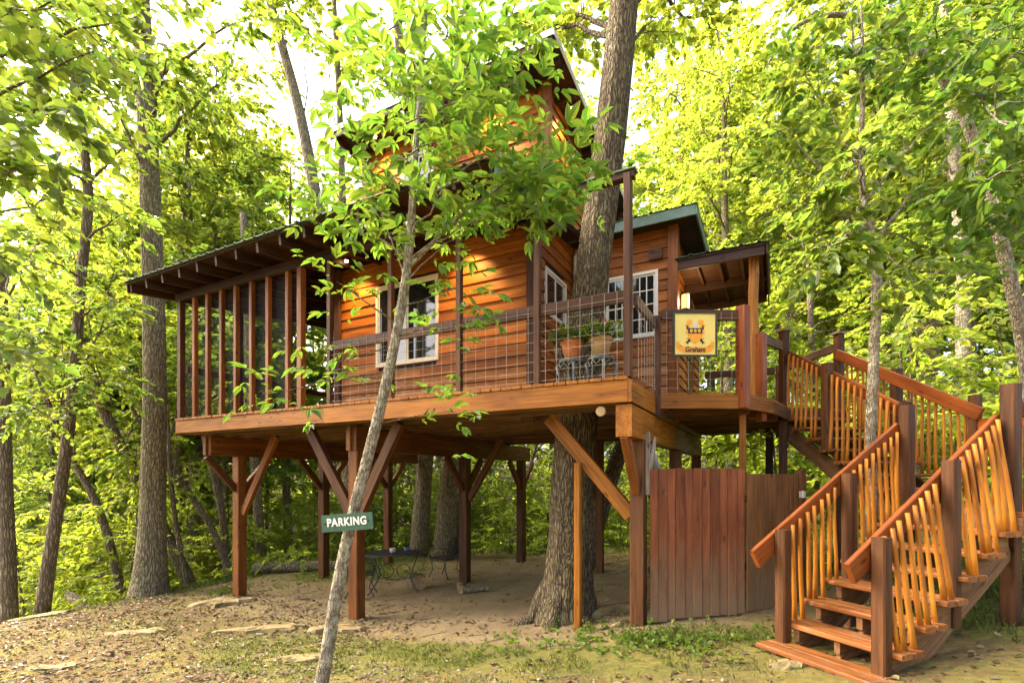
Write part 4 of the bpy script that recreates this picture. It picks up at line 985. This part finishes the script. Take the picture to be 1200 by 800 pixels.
for i_, (nm, pts_, d_, rd_, lb_, bk_) in enumerate(SL):
    n_p = len(pts_); top = pts_[-1]; lim = []
    rg_ = random.Random(i_ + 5)
    for k in range(2 if i_ in (6, 8, 10, 11, 12, 13, 14) else 5):
        f_ = rg_.uniform(.55, 1.0); lim.append((f_, (top[0] + rg_.uniform(-110, 110) * 12 / d_, top[1] + rg_.uniform(-120, 140), d_ + rg_.uniform(-1.5, 1.5)), .025, .15))
    ptree(nm, pts_, d_, rd_, lb_, bk_, LF_GOLD if i_ % 3 else LF_MID, lim, seed=60 + i_, L=.16, W=.12, sub=.8, n_s=26, per=12, sides=10)
# forked tree by the stairs
ptree('forked_tree', [(1021, 640), (1021, 560), (1020, 500), (1025, 400), (1028, 330), (1026, 290), (1012, 250), (1008, 180), (1012, 90), (1008, -20)], 5.9, [.065, .06, .058, .055, .056, .05, .038, .032, .022, .012],
      'slender forked tree growing beside the stair flights', BK_LICHEN, LF_MID,
      [(.56, (960, 238, 5.8), .035, .12), (.56, (1085, 212, 6.0), .03, .1), (.58, (925, 235, 5.9), .018, .15), (.66, (900, 150, 6.2), .018, .15), (.68, (1120, 120, 5.6), .018, .15), (.75, (930, 70, 5.9), .014, .1), (.78, (1080, 40, 6.2), .014, .1), (.62, (960, 300, 5.0), .014, .1), (.62, (1100, 300, 6.6), .014, .1), (.7, (1010, 170, 4.9), .014, .1), (.6, (940, 300, 6.6), .014, .2), (.85, (990, -10, 5.6), .012, .1), (.64, (890, 180, 7.6), .014, .2), (.55, (1070, 330, 5.4), .012, .1)],
      seed=81, L=.12, W=.09, sub=.55, n_s=44, per=11, tl=.34, sides=10, ridge=.05)
# arching tree at the right edge
ptree('arching_tree', [(1218, 640), (1212, 500), (1203, 420), (1185, 330), (1165, 250), (1145, 170), (1115, 105), (1080, 58), (1040, 28), (990, 15), (945, 22), (915, 45), (893, 90)], 6.4, [.095, .085, .08, .075, .070, .064, .058, .05, .042, .034, .026, .018, .01],
      'mottled birch-like trunk arching over from the right edge', BK_LICHEN, LF_FRONT,
      [(.45, (1195, 60, 5.0), .02, .1), (.5, (1190, 150, 4.4), .02, .1), (.4, (1160, 210, 4.8), .016, .1), (.42, (1240, 240, 5.2), .016, .1), (.55, (1100, 10, 5.4), .016, .1), (.6, (1010, 70, 5.8), .014, .1), (.75, (930, 100, 6.2), .012, .0), (.5, (1180, 20, 4.8), .016, .1), (.36, (1215, 310, 5.0), .014, .1)],
      seed=85, L=.14, W=.09, sub=.65, n_s=26, per=10, tl=.4, sides=12, ridge=.05)
# near branches hanging in from a tree left of the picture
ptree('maple_tree', [(-140, 900), (-135, 600), (-130, 300), (-120, 50), (-110, -150)], 5.6, [.2, .18, .16, .14, .12], 'maple reaching in from the left with large leaves high over the slope', BK_GREY, LF_MID,
      [(.6, (110, 60, 4.8), .03, .2), (.62, (60, 130, 4.4), .03, .2), (.58, (20, 200, 4.6), .025, .2), (.7, (160, 20, 5.2), .03, .2), (.5, (30, 300, 5.0), .025, .2), (.45, (-10, 420, 4.8), .02, .2), (.75, (60, 10, 4.5), .03, .1), (.5, (90, 220, 5.4), .02, .1), (.75, (210, -20, 5.6), .02, .1)],
      seed=88, L=.135, W=.12, sub=.65, n_s=30, per=9, tl=.45, sides=10)

# forest behind: a few kinds, copied
def proto(name, H, r0, z0, nl, ll, seed, bark, leaf, L, n_s, per, label, group, cat_='tree', lean=.5):
    rg = random.Random(seed); P_ = [(lean * (k / 6) ** 1.5 * math.cos(seed) + rg.uniform(-.1, .1), lean * (k / 6) ** 1.5 * math.sin(seed) + rg.uniform(-.1, .1), -1.0 + (H + 1.0) * k / 6) for k in range(7)]
    lim = []
    for k in range(nl):
        f_ = (z0 + (H - z0) * (k + rg.random()) / nl + 1) / (H + 1); a_ = k * 2.4 + rg.uniform(-.5, .5)
        q = (f_ - z0 / H) / (1 - z0 / H); ln = ll * (1.0 - .65 * max(0, q) ** 1.6) * rg.uniform(.7, 1.15); zz = f_ * (H + 1) - 1
        lim.append((min(.99, f_), (ln * math.cos(a_), ln * math.sin(a_), zz + ln * rg.uniform(-.05, .45)), max(.012, r0 * .28 * (1 - .6 * q)), .12 * ln))
    return build_tree(name, (0, 0, 0), P_, [r0 * 1.25, r0, r0 * .9, r0 * .78, r0 * .6, r0 * .4, r0 * .12], lim, bark, leaf, label, group, seed, L, L * .75, ll * .38, n_s, per, 9, .03, tl=L * 3.2, f0=.22, cat_=cat_)
FG = 'forest trees behind the treehouse'; UG = 'saplings of the forest understory'
GL = {'a': 'leafy forest tree among the others behind the treehouse', 'b': 'leafy understory sapling among the others on the forest floor'}
protos = [proto('forest_tree', 19, .20, 6.0, 30, 3.6, 101, BK_GREY, LF_GOLD, .19, 40, 13, GL['a'], FG),
          proto('forest_tree', 17, .16, 5.0, 28, 3.2, 102, BK_DARK, LF_MID, .18, 40, 13, GL['a'], FG),
          proto('forest_tree', 22, .24, 7.0, 30, 4.0, 103, BK_GREY, LF_GOLD, .20, 40, 13, GL['a'], FG),
          proto('forest_tree', 15, .11, 5.0, 24, 2.8, 104, BK_DARK, LF_MID, .17, 36, 13, GL['a'], FG)]
saps = [proto('forest_sapling', 4.2, .035, .5, 20, 1.7, 111, BK_DARK, LF_GOLD, .15, 22, 11, GL['b'], UG, 'sapling', .3),
        proto('forest_sapling', 5.5, .045, .9, 22, 2.0, 112, BK_DARK, LF_GOLD, .16, 21, 11, GL['b'], UG, 'sapling', .5),
        proto('forest_sapling', 2.6, .025, .15, 18, 1.3, 113, BK_DARK, LF_LOW, .14, 26, 10, GL['b'], UG, 'sapling', .2)]
used = set(); PLACED = []
def put(P, px, d, sc, rz):
    x_, y_ = spot(px, d); loc = (x_, y_, gz(x_, y_) - .05)
    if id(P) not in used:
        used.add(id(P)); Mx = Matrix.Translation(loc) @ Matrix.Rotation(rz, 4, 'Z') @ Matrix.Diagonal((sc, sc, sc, 1)); P.matrix_basis = Mx; WM[P] = Mx; o = P
        for ch in P.children: ch.matrix_parent_inverse = Matrix.Identity(4)
    else: o = clone(P, loc, rz, sc)
    PLACED.append((o, px, d, (protos + saps).index(P)))
def name_places():
    where = [(60, 'at the left edge of the wood'), (180, 'around the thick straight trunk'), (330, 'left behind the screened porch'), (470, 'behind the porch roof'), (620, 'behind the loft'), (760, 'behind the big oak'), (900, 'behind the entry porch'), (1050, 'behind the upper stairs'), (9999, 'at the right edge of the wood')]
    kind = ['bright-leaved tree', 'dark-trunked tree', 'very tall tree', 'slim dark tree', 'bright layered sapling', 'taller bright sapling', 'low bushy sapling']
    rank = ['nearest', 'second nearest', 'third nearest', 'fourth nearest', 'fifth nearest', 'sixth nearest', 'seventh nearest', 'eighth nearest', 'ninth nearest', 'tenth nearest', 'eleventh nearest', 'twelfth nearest']
    bins = {}
    for o, px, d, k in sorted(PLACED, key=lambda q: q[2]):
        wh = next(t for lim_, t in where if px < lim_); c_ = bins.setdefault((wh, k), []); c_.append(o)
    for (wh, k), os_ in bins.items():
        for j, o in enumerate(os_): o['label'] = f'{kind[k]} {wh}' + (f', {rank[j]} of its kind there' if len(os_) > 1 else '')
rg_ = random.Random(17)
TREES = []
for (d0, d1, npx, step) in ((13.5, 16, 9, 0), (17, 21, 13, 0), (22, 29, 26, 0), (30, 38, 20, 0)):
    for k in range(npx):
        px = -120 + 1440 * (k + rg_.uniform(.15, .85)) / npx; d = rg_.uniform(d0, d1)
        if d < 17 and px < 1000: continue
        if d < 17 and px > 1000: d -= 2.5
        if 760 < px < 835 and d < 30: continue
        if 300 < px < 780 and d < 25: continue
        put(protos[rg_.randrange(4) if d < 30 else (0, 2)[rg_.randrange(2)]], px, d, rg_.uniform(.85, 1.2) * (1 if d < 30 else 1.25), rg_.uniform(0, 6.28))
for (px_, d__, k_, sc_) in ((232, 19, 0, 1.1), (285, 24, 2, 1.1), (335, 23, 1, 1.2), (150, 24, 0, 1.2), (255, 29, 2, 1.3), (100, 20, 1, 1.1), (205, 17.5, 1, 1.15), (262, 19.5, 0, 1.15), (300, 26, 0, 1.3)): put(protos[k_], px_, d__, sc_, px_ * .37)
for k in range(20): put(saps[k % 2], 235 + 27 * k, 17.5 + (k * 7 % 5) * .9, .62 + .05 * (k % 5), k * 1.3)
for k in range(84):
    px = -80 + 1360 * (k + rg_.random()) / 84
    lo_d = 11.3 if px < 200 else (14.5 if px < 760 else (11.5 if px < 900 else 9.6))
    d = lo_d + rg_.uniform(0, 1) ** 1.2 * 13
    if 230 < px < 760:
        put(saps[2 if d < 17 else k % 2], px, d - .8, rg_.uniform(.5, .8) if d < 17 else rg_.uniform(.6, .85), rg_.uniform(0, 6.28)); continue
    put(saps[rg_.randrange(3)], px, d, rg_.uniform(.75, 1.25), rg_.uniform(0, 6.28))

name_places()
# ------------------------------------------------------------------ far wood, undergrowth, grass, litter
rg = np.random.default_rng(5)
def scatter(nn, pxr, dr):
    px = rg.uniform(*pxr, nn); d = rg.uniform(*dr, nn); t = (px - 600) / 590
    return CAM[0] + d * (.8854 * t - .4648), CAM[1] + d * (.4648 * t + .8854), d
nn = 6500
x_, y_, d_ = scatter(nn, (-200, 1400), (34, 48)); h_ = rg.uniform(0, 1, nn) ** 1.15 * 38
O = np.stack([x_, y_, ground(x_, y_) + h_], 1); T = rg.standard_normal((nn, 3)) * np.array([1, 1, .3])
V, F = sprays(rg, O, T, 13, 2.0, .46, .36, .5, .3); o = mesh_obj('far_wood', V, F, LF_GOLD); tag(o, 'bright green wall of far leaves filling the woods', 'woods', kind='stuff')
nn = 2600
x_, y_, d_ = scatter(nn, (-120, 1320), (10.5, 26))
keep = (x_ < -11.3) | (y_ > 8.0) | (x_ > 4.8) | ((x_ < -9) & (y_ > 3)); x_, y_ = x_[keep], y_[keep]; nn = len(x_)
O = np.stack([x_, y_, ground(x_, y_) + rg.uniform(.05, .55, nn)], 1); T = rg.standard_normal((nn, 3)) * np.array([1, 1, .4]) + np.array([0, 0, .3])
V, F = sprays(rg, O, T, 11, .45, .13, .10, .5, .3); o = mesh_obj('undergrowth', V, F, LF_LOW); tag(o, 'low leafy plants covering the forest floor', 'undergrowth', kind='stuff')
# grass blades
def grass_patch(cx, cy, rx, ry, nn, h):
    a = rg.uniform(0, 6.28, nn); r_ = np.sqrt(rg.uniform(0, 1, nn)) * (1 + .25 * rg.standard_normal(nn)); return np.stack([cx + rx * r_ * np.cos(a), cy + ry * r_ * np.sin(a), h * rg.uniform(.4, 1.2, nn)], 1)
G = np.concatenate([grass_patch(-1.2, -.75, 2.4, .42, 2600, .055), grass_patch(-3.9, -1.3, 1.3, .6, 1200, .055), grass_patch(.9, .15, .9, .35, 900, .07), grass_patch(.3, -.1, .5, .25, 400, .09), grass_patch(4.2, 3.6, 1.8, 2.3, 5000, .12), grass_patch(3.7, 1.4, 1.3, 1.3, 3500, .09), grass_patch(-2.2, -1.5, 2.5, .5, 1200, .045), grass_patch(-6.5, -1.2, 1.6, .6, 900, .05), grass_patch(-7.6, 4.0, 2.0, 1.6, 2200, .08),
                    grass_patch(-5, 8.4, 6, 1.2, 6500, .13), grass_patch(-8.6, 5.2, 1.2, 2.2, 2500, .10), grass_patch(-10.6, 2.6, .6, 2.0, 1500, .13), grass_patch(-8.6, 1.0, .35, .35, 350, .12), grass_patch(-.7, .45, .5, .3, 350, .08), grass_patch(-10.3, -.6, .6, 1.6, 500, .08)])
cl = (hnoise(G[:, 0] * 1.7, G[:, 1] * 1.7) + .5 * hnoise(G[:, 0] * 5, G[:, 1] * 4)) > -.15; G = G[cl]; nn = len(G)
O = np.stack([G[:, 0], G[:, 1], ground(G[:, 0], G[:, 1]) - .005], 1); a = rg.uniform(0, 6.28, nn); le = rg.uniform(.1, .7, nn)
D = np.stack([np.cos(a) * le, np.sin(a) * le, np.ones(nn)], 1); N = np.stack([-np.sin(a), np.cos(a), np.zeros(nn)], 1)
V, F = leaves(O, D, np.cross(D, N), G[:, 2], .008); o = mesh_obj('grass', V, F, leafmat('grass_blade', (.095, .125, .028), (.20, .26, .035), .8, .35)); tag(o, 'thin patchy grass around the bare soil', 'grass', kind='stuff')
# small weeds
nn = 420
wx = np.concatenate([rg.normal(.2, .45, 120), rg.uniform(-1.6, 1.2, 90), rg.uniform(-9.5, -7.8, 60), rg.uniform(2.6, 5.4, 150)]); wy = np.concatenate([rg.normal(-.12, .14, 120), rg.uniform(-.8, .7, 90), rg.uniform(.5, 4.0, 60), rg.uniform(1.8, 5, 150)])
O = np.stack([wx, wy, ground(wx, wy) + .03], 1); T = rg.standard_normal((nn, 3)) * np.array([1, 1, .25]) + np.array([0, 0, .5])
V, F = sprays(rg, O, T, 6, .09, .05, .045, .4, .3); o = mesh_obj('weeds', V, F, leafmat('weed_leaf', (.10, .16, .02), (.26, .36, .03), .5, .4)); tag(o, 'small green weeds along the foot of the fence and slopes', 'weeds', kind='stuff')
# fallen leaves
nn = 14000
lx_ = np.concatenate([rg.uniform(-11.5, 3.5, 5500), rg.uniform(-11, -3, 5500), rg.uniform(-8.5, 1, 3000)]); ly_ = np.concatenate([rg.uniform(-4.5, 1.2, 5500), rg.uniform(-4, 2.0, 5500), rg.uniform(.5, 7.5, 3000)])
kp = ((blob(lx_, ly_, -4.5, 3, 5, 2.8) < .45) | (rg.random(nn) < .3)) & ((hnoise(lx_ * 1.3, ly_ * 1.3) > -.35) | (rg.random(nn) < .35)); lx_, ly_ = lx_[kp], ly_[kp]; nn = len(lx_)
a = rg.uniform(0, 6.28, nn); D = np.stack([np.cos(a), np.sin(a), .25 * rg.standard_normal(nn)], 1); N = np.array([0, 0, 1.]) + .4 * rg.standard_normal((nn, 3))
s_ = rg.uniform(.025, .075, nn)
V, F = leaves(np.stack([lx_, ly_, ground(lx_, ly_) + .012], 1), D, N, s_, s_ * .7); o = mesh_obj('leaf_litter', V, F, leafmat('dry_leaf', (.125, .082, .036), (.15, .085, .03), 1.2, .15)); tag(o, 'dry brown leaves strewn over the slope and gravel', 'leaves', kind='stuff')
# twigs
tw_ = MB()
for k in range(420):
    qx, qy = (random.uniform(-10.5, -3), random.uniform(-3.8, 1.5)) if k % 3 == 1 else ((random.uniform(-4, 2.5), random.uniform(-4, .8)) if k % 3 else (random.uniform(-8, 0), random.uniform(.5, 7)))
    a_ = random.uniform(0, 6.28); ln = random.uniform(.08, .38); pts_ = []
    for j in range(4):
        u_ = (j / 3 - .5) * ln; ex, ey = qx + u_ * math.cos(a_) + random.uniform(-.012, .012), qy + u_ * math.sin(a_) + random.uniform(-.012, .012); pts_.append((ex, ey, gz(ex, ey) + .012))
    tw_.tube(pts_, [.006, .005, .004, .002], 4, False)
tag(tw_.build('fallen_twigs', BK_DARK), 'thin fallen twigs scattered over the ground', 'twigs', kind='stuff')
# gravel
nn = 9000
gx_ = np.concatenate([rg.uniform(-4.5, 2.5, 6000), rg.uniform(-11, -4, 3000)]); gy_ = np.concatenate([rg.uniform(-4.6, -1.1, 6000), rg.uniform(-4, 1, 3000)])
s_ = rg.uniform(.006, .022, nn) * np.where(rg.random(nn) < .06, 1.8, 1)
OCT = np.array([(1, 0, 0), (0, 1, 0), (-1, 0, 0), (0, -1, 0), (0, 0, 1), (0, 0, -1)], float); OF = np.array([(0, 1, 4), (1, 2, 4), (2, 3, 4), (3, 0, 4), (1, 0, 5), (2, 1, 5), (3, 2, 5), (0, 3, 5)])
V = OCT[None] * s_[:, None, None] * rg.uniform(.6, 1.3, (nn, 6, 1)) * np.array([1, 1, .6]); V = V + np.stack([gx_, gy_, ground(gx_, gy_) + s_ * .2], 1)[:, None]
F = (np.arange(nn)[:, None, None] * 6 + OF[None]).reshape(-1, 3)
m, n, l, b = nodes('gravel_stone'); geo = n.new('ShaderNodeNewGeometry'); l.new(ramp(n, l, geo.outputs['Random Per Island'], [(0, (.08, .055, .03)), (.5, (.17, .125, .065)), (1, (.30, .235, .14))]), b.inputs['Base Color']); b.inputs['Roughness'].default_value = .9
o = mesh_obj('gravel', V.reshape(-1, 3), F, m); tag(o, 'tan gravel scattered over the track in front', 'gravel', kind='stuff')

# ------------------------------------------------------------------ rock slabs on the slope
m, n, l, b = nodes('sandstone'); tc = n.new('ShaderNodeTexCoord'); g1 = noise(n, l, tc.outputs['Object'], 3, 8, .7); g2 = noise(n, l, tc.outputs['Object'], 22, 5, .7)
c = mix(n, l, .45, ramp(n, l, g1, [(.3, (.11, .08, .028)), (.5, (.22, .155, .06)), (.7, (.31, .225, .11))]), ramp(n, l, g2, [(.3, (.15, .10, .035)), (.7, (.44, .31, .14))]))
c = mix(n, l, ramp(n, l, noise(n, l, tc.outputs['Object'], 2.2, 7, .7), [(.46, (0, 0, 0)), (.60, (.9, .9, .9))]), c, (.13, .11, .035))
l.new(c, b.inputs['Base Color']); b.inputs['Roughness'].default_value = .92; bump(n, l, math_(n, l, 'ADD', g1, math_(n, l, 'MULTIPLY', g2, .5)), b, .7, .04); M_ROCK = m
def rock(px, py, wpx, hpx, label, seed, th=.10, rz=None):
    # plan position: sight line meets the ground
    d = 4.0
    for _ in range(60):
        x_, y_ = spot(px, d); zg = gz(x_, y_); d = .5 * d + .5 * (CAM[2] - zg) * 590 / (py - 560)
    x_, y_ = spot(px, d); rx = wpx / 590 * d / 2; ry = max(.12, hpx / (py - 560) * d / 2)
    rr = np.random.default_rng(seed); k = 22; V = []; F = []
    ang = np.sort(np.arange(k) * 2 * math.pi / k + rr.uniform(-.12, .12, k)); prof = 1 + .26 * rr.standard_normal(k); prof = np.clip((prof + .6 * np.roll(prof, 1)) / 1.6, .5, 1.4)
    tx_, ty_ = rr.uniform(-.10, .10), rr.uniform(.02, .16)
    for lev, (s, h) in enumerate(((1.05, -.14), (1.0, th * .45), (.93, th * .95), (.55, th * 1.05))):
        for j in range(k):
            sj = s * (1 + .05 * rr.standard_normal()); ax, ay = rx * sj * prof[j] * math.cos(ang[j]), ry * sj * prof[j] * math.sin(ang[j])
            c_, s_ = math.cos(YAW), math.sin(YAW); qx, qy = ax * c_ - ay * s_, ax * s_ + ay * c_
            V.append((qx, qy, gz(x_ + qx, y_ + qy) - gz(x_, y_) + h - .03 + rr.uniform(-.016, .016) + (tx_ * ax / rx * .3 - ty_ * ay / ry * .3 * th * 3 if lev else 0)))
    V.append((0, 0, th * 1.1 - .02))
    for q in range(3):
        for j in range(k): F.append((q*k+j, q*k+(j+1) % k, (q+1)*k+(j+1) % k, (q+1)*k+j))
    for j in range(k): F.append((3*k+j, 3*k+(j+1) % k, 4*k))
    o = mesh_obj('flat_rock', V, F, M_ROCK, None, Matrix.Translation((x_, y_, gz(x_, y_)))); tag(o, label, 'rock', 'flat rocks bedded in the slope')
rock(262, 706, 60, 11, 'flat tan rock below the thick straight trunk', 1, .09)
rock(160, 741, 70, 8, 'low tan rock slab in the litter under the crooked trunk', 2, .05)
rock(305, 738, 110, 8, 'long pale rock slab in the middle of the slope', 3, .075)
rock(395, 738, 60, 9, 'tan rock ledge left of the slender leaning tree', 4, .08)
rock(345, 772, 90, 10, 'broad flat rock low on the slope near the slender tree', 5, .05)
rock(60, 782, 60, 8, 'tan rock slab near the bottom left corner', 6, .05)
rock(45, 722, 90, 8, 'tan rock along the slope edge at far left', 7, .06)
rock(725, 715, 110, 12, 'dark flat rock between the big oak and the fence', 8, .10)
rock(705, 735, 50, 7, 'small flat rock before the thin orange post', 9, .05)
rock(925, 778, 50, 8, 'small flat rock beside the lowest stair tread', 10, .05)

# ------------------------------------------------------------------ things under the deck
def log(name, p, ang, ln, r_, label, seed, tilt=0, group=None):
    rr = np.random.default_rng(seed); pts_ = [(ln * (k / 5 - .5), .012 * math.sin(k * 1.3 + seed), .01 * math.cos(k + seed)) for k in range(6)]
    V, F = sweep(pts_, [r_ * (1 + .04 * rr.standard_normal()) for k in range(6)], 14, False, .05, seed)
    z_ = gz(*p) + r_ * .85; Mx = Matrix.Translation((*p, z_)) @ Matrix.Rotation(ang, 4, 'Z') @ Matrix.Rotation(tilt, 4, 'Y')
    e = empty(name, (*p, gz(*p)), label, 'log', group); mesh_obj('bark', V, F, BK_GREY, e, Mx, True)
    for s in (-1, 1):
        x0 = s * ln / 2; rr2 = r_ * .99
        V = [(x0, 0, 0)] + [(x0 + s * .001, rr2 * math.cos(a_ * 2 * math.pi / 14), rr2 * math.sin(a_ * 2 * math.pi / 14)) for a_ in range(14)]
        mesh_obj('cut_end', V, [((0, 1 + j, 1 + (j + 1) % 14) if s > 0 else (0, 1 + (j + 1) % 14, 1 + j)) for j in range(14)], wood('cut_wood', (.46, .30, .14), (.28, .16, .07), .8, .1, grain=6) if 'cut_wood' not in bpy.data.materials else bpy.data.materials['cut_wood'], e, Mx)
log('log_round', spot(488, 10.2), R(27.7 - 62), .28, .17, 'thick sawn log round lying beside the patio table', 1)
log('firewood_log', spot(541, 9.6), R(27.7 - 80), .34, .085, 'short split log with its pale end towards us at the middle post', 2, group='firewood at the middle post')
log('firewood_log', spot(557, 9.5), R(27.7 + 20), .52, .055, 'longer thin log lying right of the middle post', 3, group='firewood at the middle post')
log('fallen_log', spot(95, 10.8), R(27.7 - 25), 1.0, .10, 'broken mossy log leaning at the slope edge far left', 4, R(28))
log('fallen_log', spot(360, 13.2), R(27.7 + 12), 2.6, .14, 'long fallen log along the bank behind the left posts', 5)
# oval patio table
tx, ty = spot(463, 10.0); tz = gz(tx, ty)
tab = empty('patio_table', (tx, ty, tz), 'oval black metal patio table standing under the deck', 'table')
TM = Matrix.Translation((tx, ty, tz)) @ Matrix.Rotation(R(27.7 + 8), 4, 'Z')
V = []; F = []; k = 28
for h, s in ((.760, 1.0), (.785, 1.0), (.79, .985)):
    for j in range(k): V.append((.66 * s * math.cos(j * 2 * math.pi / k), .40 * s * math.sin(j * 2 * math.pi / k), h))
for q in range(2):
    for j in range(k): F.append((q*k+j, q*k+(j+1) % k, (q+1)*k+(j+1) % k, (q+1)*k+j))
F += [tuple(range(k - 1, -1, -1)), tuple(range(2 * k, 3 * k))]
mesh_obj('table_top', V, F, M_IRON, tab, TM)
for sx in (-1, 1):
    for sy in (-1, 1):
        MB().tube([(sx * .46, sy * .25, .76), (sx * .36, sy * .18, .5), (sx * .30, sy * .14, .32), (sx * .40, sy * .22, .12), (sx * .50, sy * .28, 0)], .012, 6).build('leg', M_IRON, tab, TM, True)
    sc = MB(); sc.tube([(sx * (.16 + .13 * math.cos(q * .5)), 0, .42 + .13 * math.sin(q * .5)) for q in range(13)], .009, 5).build('scroll', M_IRON, tab, TM, True)
MB().tube([(-.42, 0, .30), (0, 0, .24), (.42, 0, .30)], .009, 5).build('stretcher', M_IRON, tab, TM, True)
def cup(dx, dy, mat, label):
    q = TM @ Vector((dx, dy, .791)); e = empty('cup', q, label, 'cup', 'cups on the patio table')
    MB().lathe([(.035, 0), (.048, .02), (.055, .09), (.05, .09), (.044, .03), (.01, .015)], 14).build('bowl', mat, e, Matrix.Translation(q), True)
    MB().tube([(.05, 0, .075), (.082, 0, .065), (.08, 0, .03), (.047, 0, .022)], .007, 6).build('handle', mat, e, Matrix.Translation(q), True)
cup(-.05, -.05, plain('cup_grey', (.42, .40, .34), .4, 0, .1), 'pale grey cup on the patio table')
cup(.22, .05, plain('cup_blue', (.06, .07, .16), .4, 0, .2), 'dark blue cup on the patio table')
def chair(px, d, rz, label):
    x_, y_ = spot(px, d); z_ = gz(x_, y_); e = empty('patio_chair', (x_, y_, z_), label, 'chair', 'black metal patio chairs'); Mx = Matrix.Translation((x_, y_, z_)) @ Matrix.Rotation(rz, 4, 'Z')
    st_ = MB()
    for k in range(8): yy = -.22 + .44 * k / 7; st_.tube([(-.22, yy, .43), (0, yy, .415), (.22, yy, .43)], .006, 4)
    for k in range(7): xx = -.22 + .44 * k / 6; st_.tube([(xx, -.22, .425), (xx, .22, .425)], .005, 4)
    st_.tube([(-.23, -.23, .43), (.23, -.23, .43), (.23, .23, .43), (-.23, .23, .43), (-.23, -.23, .43)], .012, 6).build('seat', M_IRON, e, Mx)
    bk = MB(); bk.tube([(-.23, .22, .42), (-.23, .30, .8), (-.15, .33, .92), (.15, .33, .92), (.23, .30, .8), (.23, .22, .42)], .012, 6)
    for k in range(7): xx = -.18 + .06 * k; bk.tube([(xx, .23, .46), (xx, .315, .9)], .005, 4)
    for k in range(5): zz = .52 + .08 * k; bk.tube([(-.23, .22 + .1 * (zz - .42) / .45, zz), (.23, .22 + .1 * (zz - .42) / .45, zz)], .005, 4)
    bk.build('backrest', M_IRON, e, Mx)
    for s in (-1, 1):
        MB().tube([(s * .24, .25, .66), (s * .27, 0, .68), (s * .27, -.22, .66), (s * .25, -.24, .55), (s * .23, -.2, .43)], .011, 6).build('armrest', M_IRON, e, Mx, True)
        MB().tube([(s * .23, -.22, .43), (s * .22, -.16, .2), (s * .24, -.26, .0)], .011, 6).build('leg', M_IRON, e, Mx, True)
        MB().tube([(s * .23, .22, .43), (s * .22, .18, .2), (s * .24, .28, .0)], .011, 6).build('leg', M_IRON, e, Mx, True)
chair(521, 11.4, R(27.7 - 120), 'black metal patio chair right of the table beside the middle post')
chair(424, 9.7, R(27.7 + 100), 'black metal patio chair half hidden behind the front middle post')

# ------------------------------------------------------------------ pots on the deck
LF_POT = leafmat('geranium_leaf', (.075, .13, .02), (.18, .28, .03), .5, .35)
def stand(x_, y_, label, back=False):
    e = empty('iron_plant_stand', (x_, y_, DZ), label, 'plant stand', 'cast iron stands on the deck'); Mx = Matrix.Translation((x_, y_, DZ))
    MB().lathe([(.0, .285), (.15, .285), (.165, .295), (.165, .315), (.15, .325), (.0, .325)], 18).build('seat', M_VERDI, e, Mx, True)
    for k in range(4):
        a_ = k * math.pi / 2 + .5; c_, s_ = math.cos(a_), math.sin(a_)
        MB().tube([(.13 * c_, .13 * s_, .29), (.18 * c_, .18 * s_, .24), (.15 * c_, .15 * s_, .12), (.17 * c_, .17 * s_, .03), (.20 * c_, .20 * s_, .0)], [.022, .024, .016, .014, .02], 8).build('leg', M_VERDI, e, Mx, True)
    ap = MB()
    for k in range(10):
        a0 = k * .628; ap.tube([(.155 * math.cos(a0 + q * .0785), .155 * math.sin(a0 + q * .0785), .285 - .055 * math.sin(q * math.pi / 8)) for q in range(9)], .010, 5)
    ap.build('scroll_apron', M_VERDI, e, Mx, True)
    if back:
        bk = MB(); bk.tube([(-.17, .05 + .10 * math.cos(q * .35 - 1.57), .32 + .05 * q if q < 4 else .32 + .2 + .06 * math.sin((q - 4) * .6)) for q in range(10)], .014, 6)
        bk.tube([(-.17, -.06, .30), (-.19, -.07, .48), (-.18, .0, .60), (-.18, .09, .60), (-.19, .16, .48), (-.17, .15, .30)], .014, 6)
        for q in range(3): bk.tube([(-.175, -.03 + .07 * q, .32), (-.185, -.01 + .05 * q, .59)], .009, 5)
        bk.build('backrest', M_VERDI, e, Mx, True)
def pot(x_, y_, mat, label, seed, flower=False):
    e = empty('flower_pot', (x_, y_, DZ + .326), label, 'potted plant', 'potted plants on the deck'); Mx = Matrix.Translation((x_, y_, DZ + .326))
    MB().lathe([(.085, 0), (.125, .17), (.128, .185), (.142, .19), (.146, .235), (.13, .24), (.122, .21)], 24).build('pot', mat, e, Mx, True)
    MB().lathe([(.0, .20), (.122, .205), (.122, .215), (.0, .22)], 18).build('soil', M_SOIL, e, Mx)
    rr = np.random.default_rng(seed); nn_ = 90
    O_ = np.array([0, 0, .22]) + rr.standard_normal((nn_, 3)) * np.array([.07, .07, .0]); T_ = rr.standard_normal((nn_, 3)) * np.array([1, 1, .2]) + np.array([0, 0, .75])
    O_ = O_ + T_ / np.linalg.norm(T_, axis=1)[:, None] * rr.uniform(0, .14, nn_)[:, None]
    V, F = sprays(rr, O_, T_, 7, .12, .055, .05, .4, .25); mesh_obj('foliage', V, F, LF_POT, e, Mx)
    if flower:
        V, F = sprays(rr, np.array([[.05, 0, .40], [-.06, .03, .42], [.0, -.05, .44], [.1, .02, .38]]), np.array([[0, 0, 1.]] * 4) + .2 * rr.standard_normal((4, 3)), 7, .05, .03, .025, 1, 0)
        mesh_obj('blossom', V, F, leafmat('red_petal', (.45, .03, .03), (.4, .05, .03), .3, .3), e, Mx)
stand(-.79, .34, 'cast iron stand with arched back under the terracotta pot', True); stand(-.43, .36, 'cast iron stand under the tan pot')
pot(-.79, .34, M_TERRA, 'terracotta pot of leafy plants on the deck', 1); pot(-.43, .36, M_TANPOT, 'tan pot of leafy plants with a red bloom on the deck', 2, True)
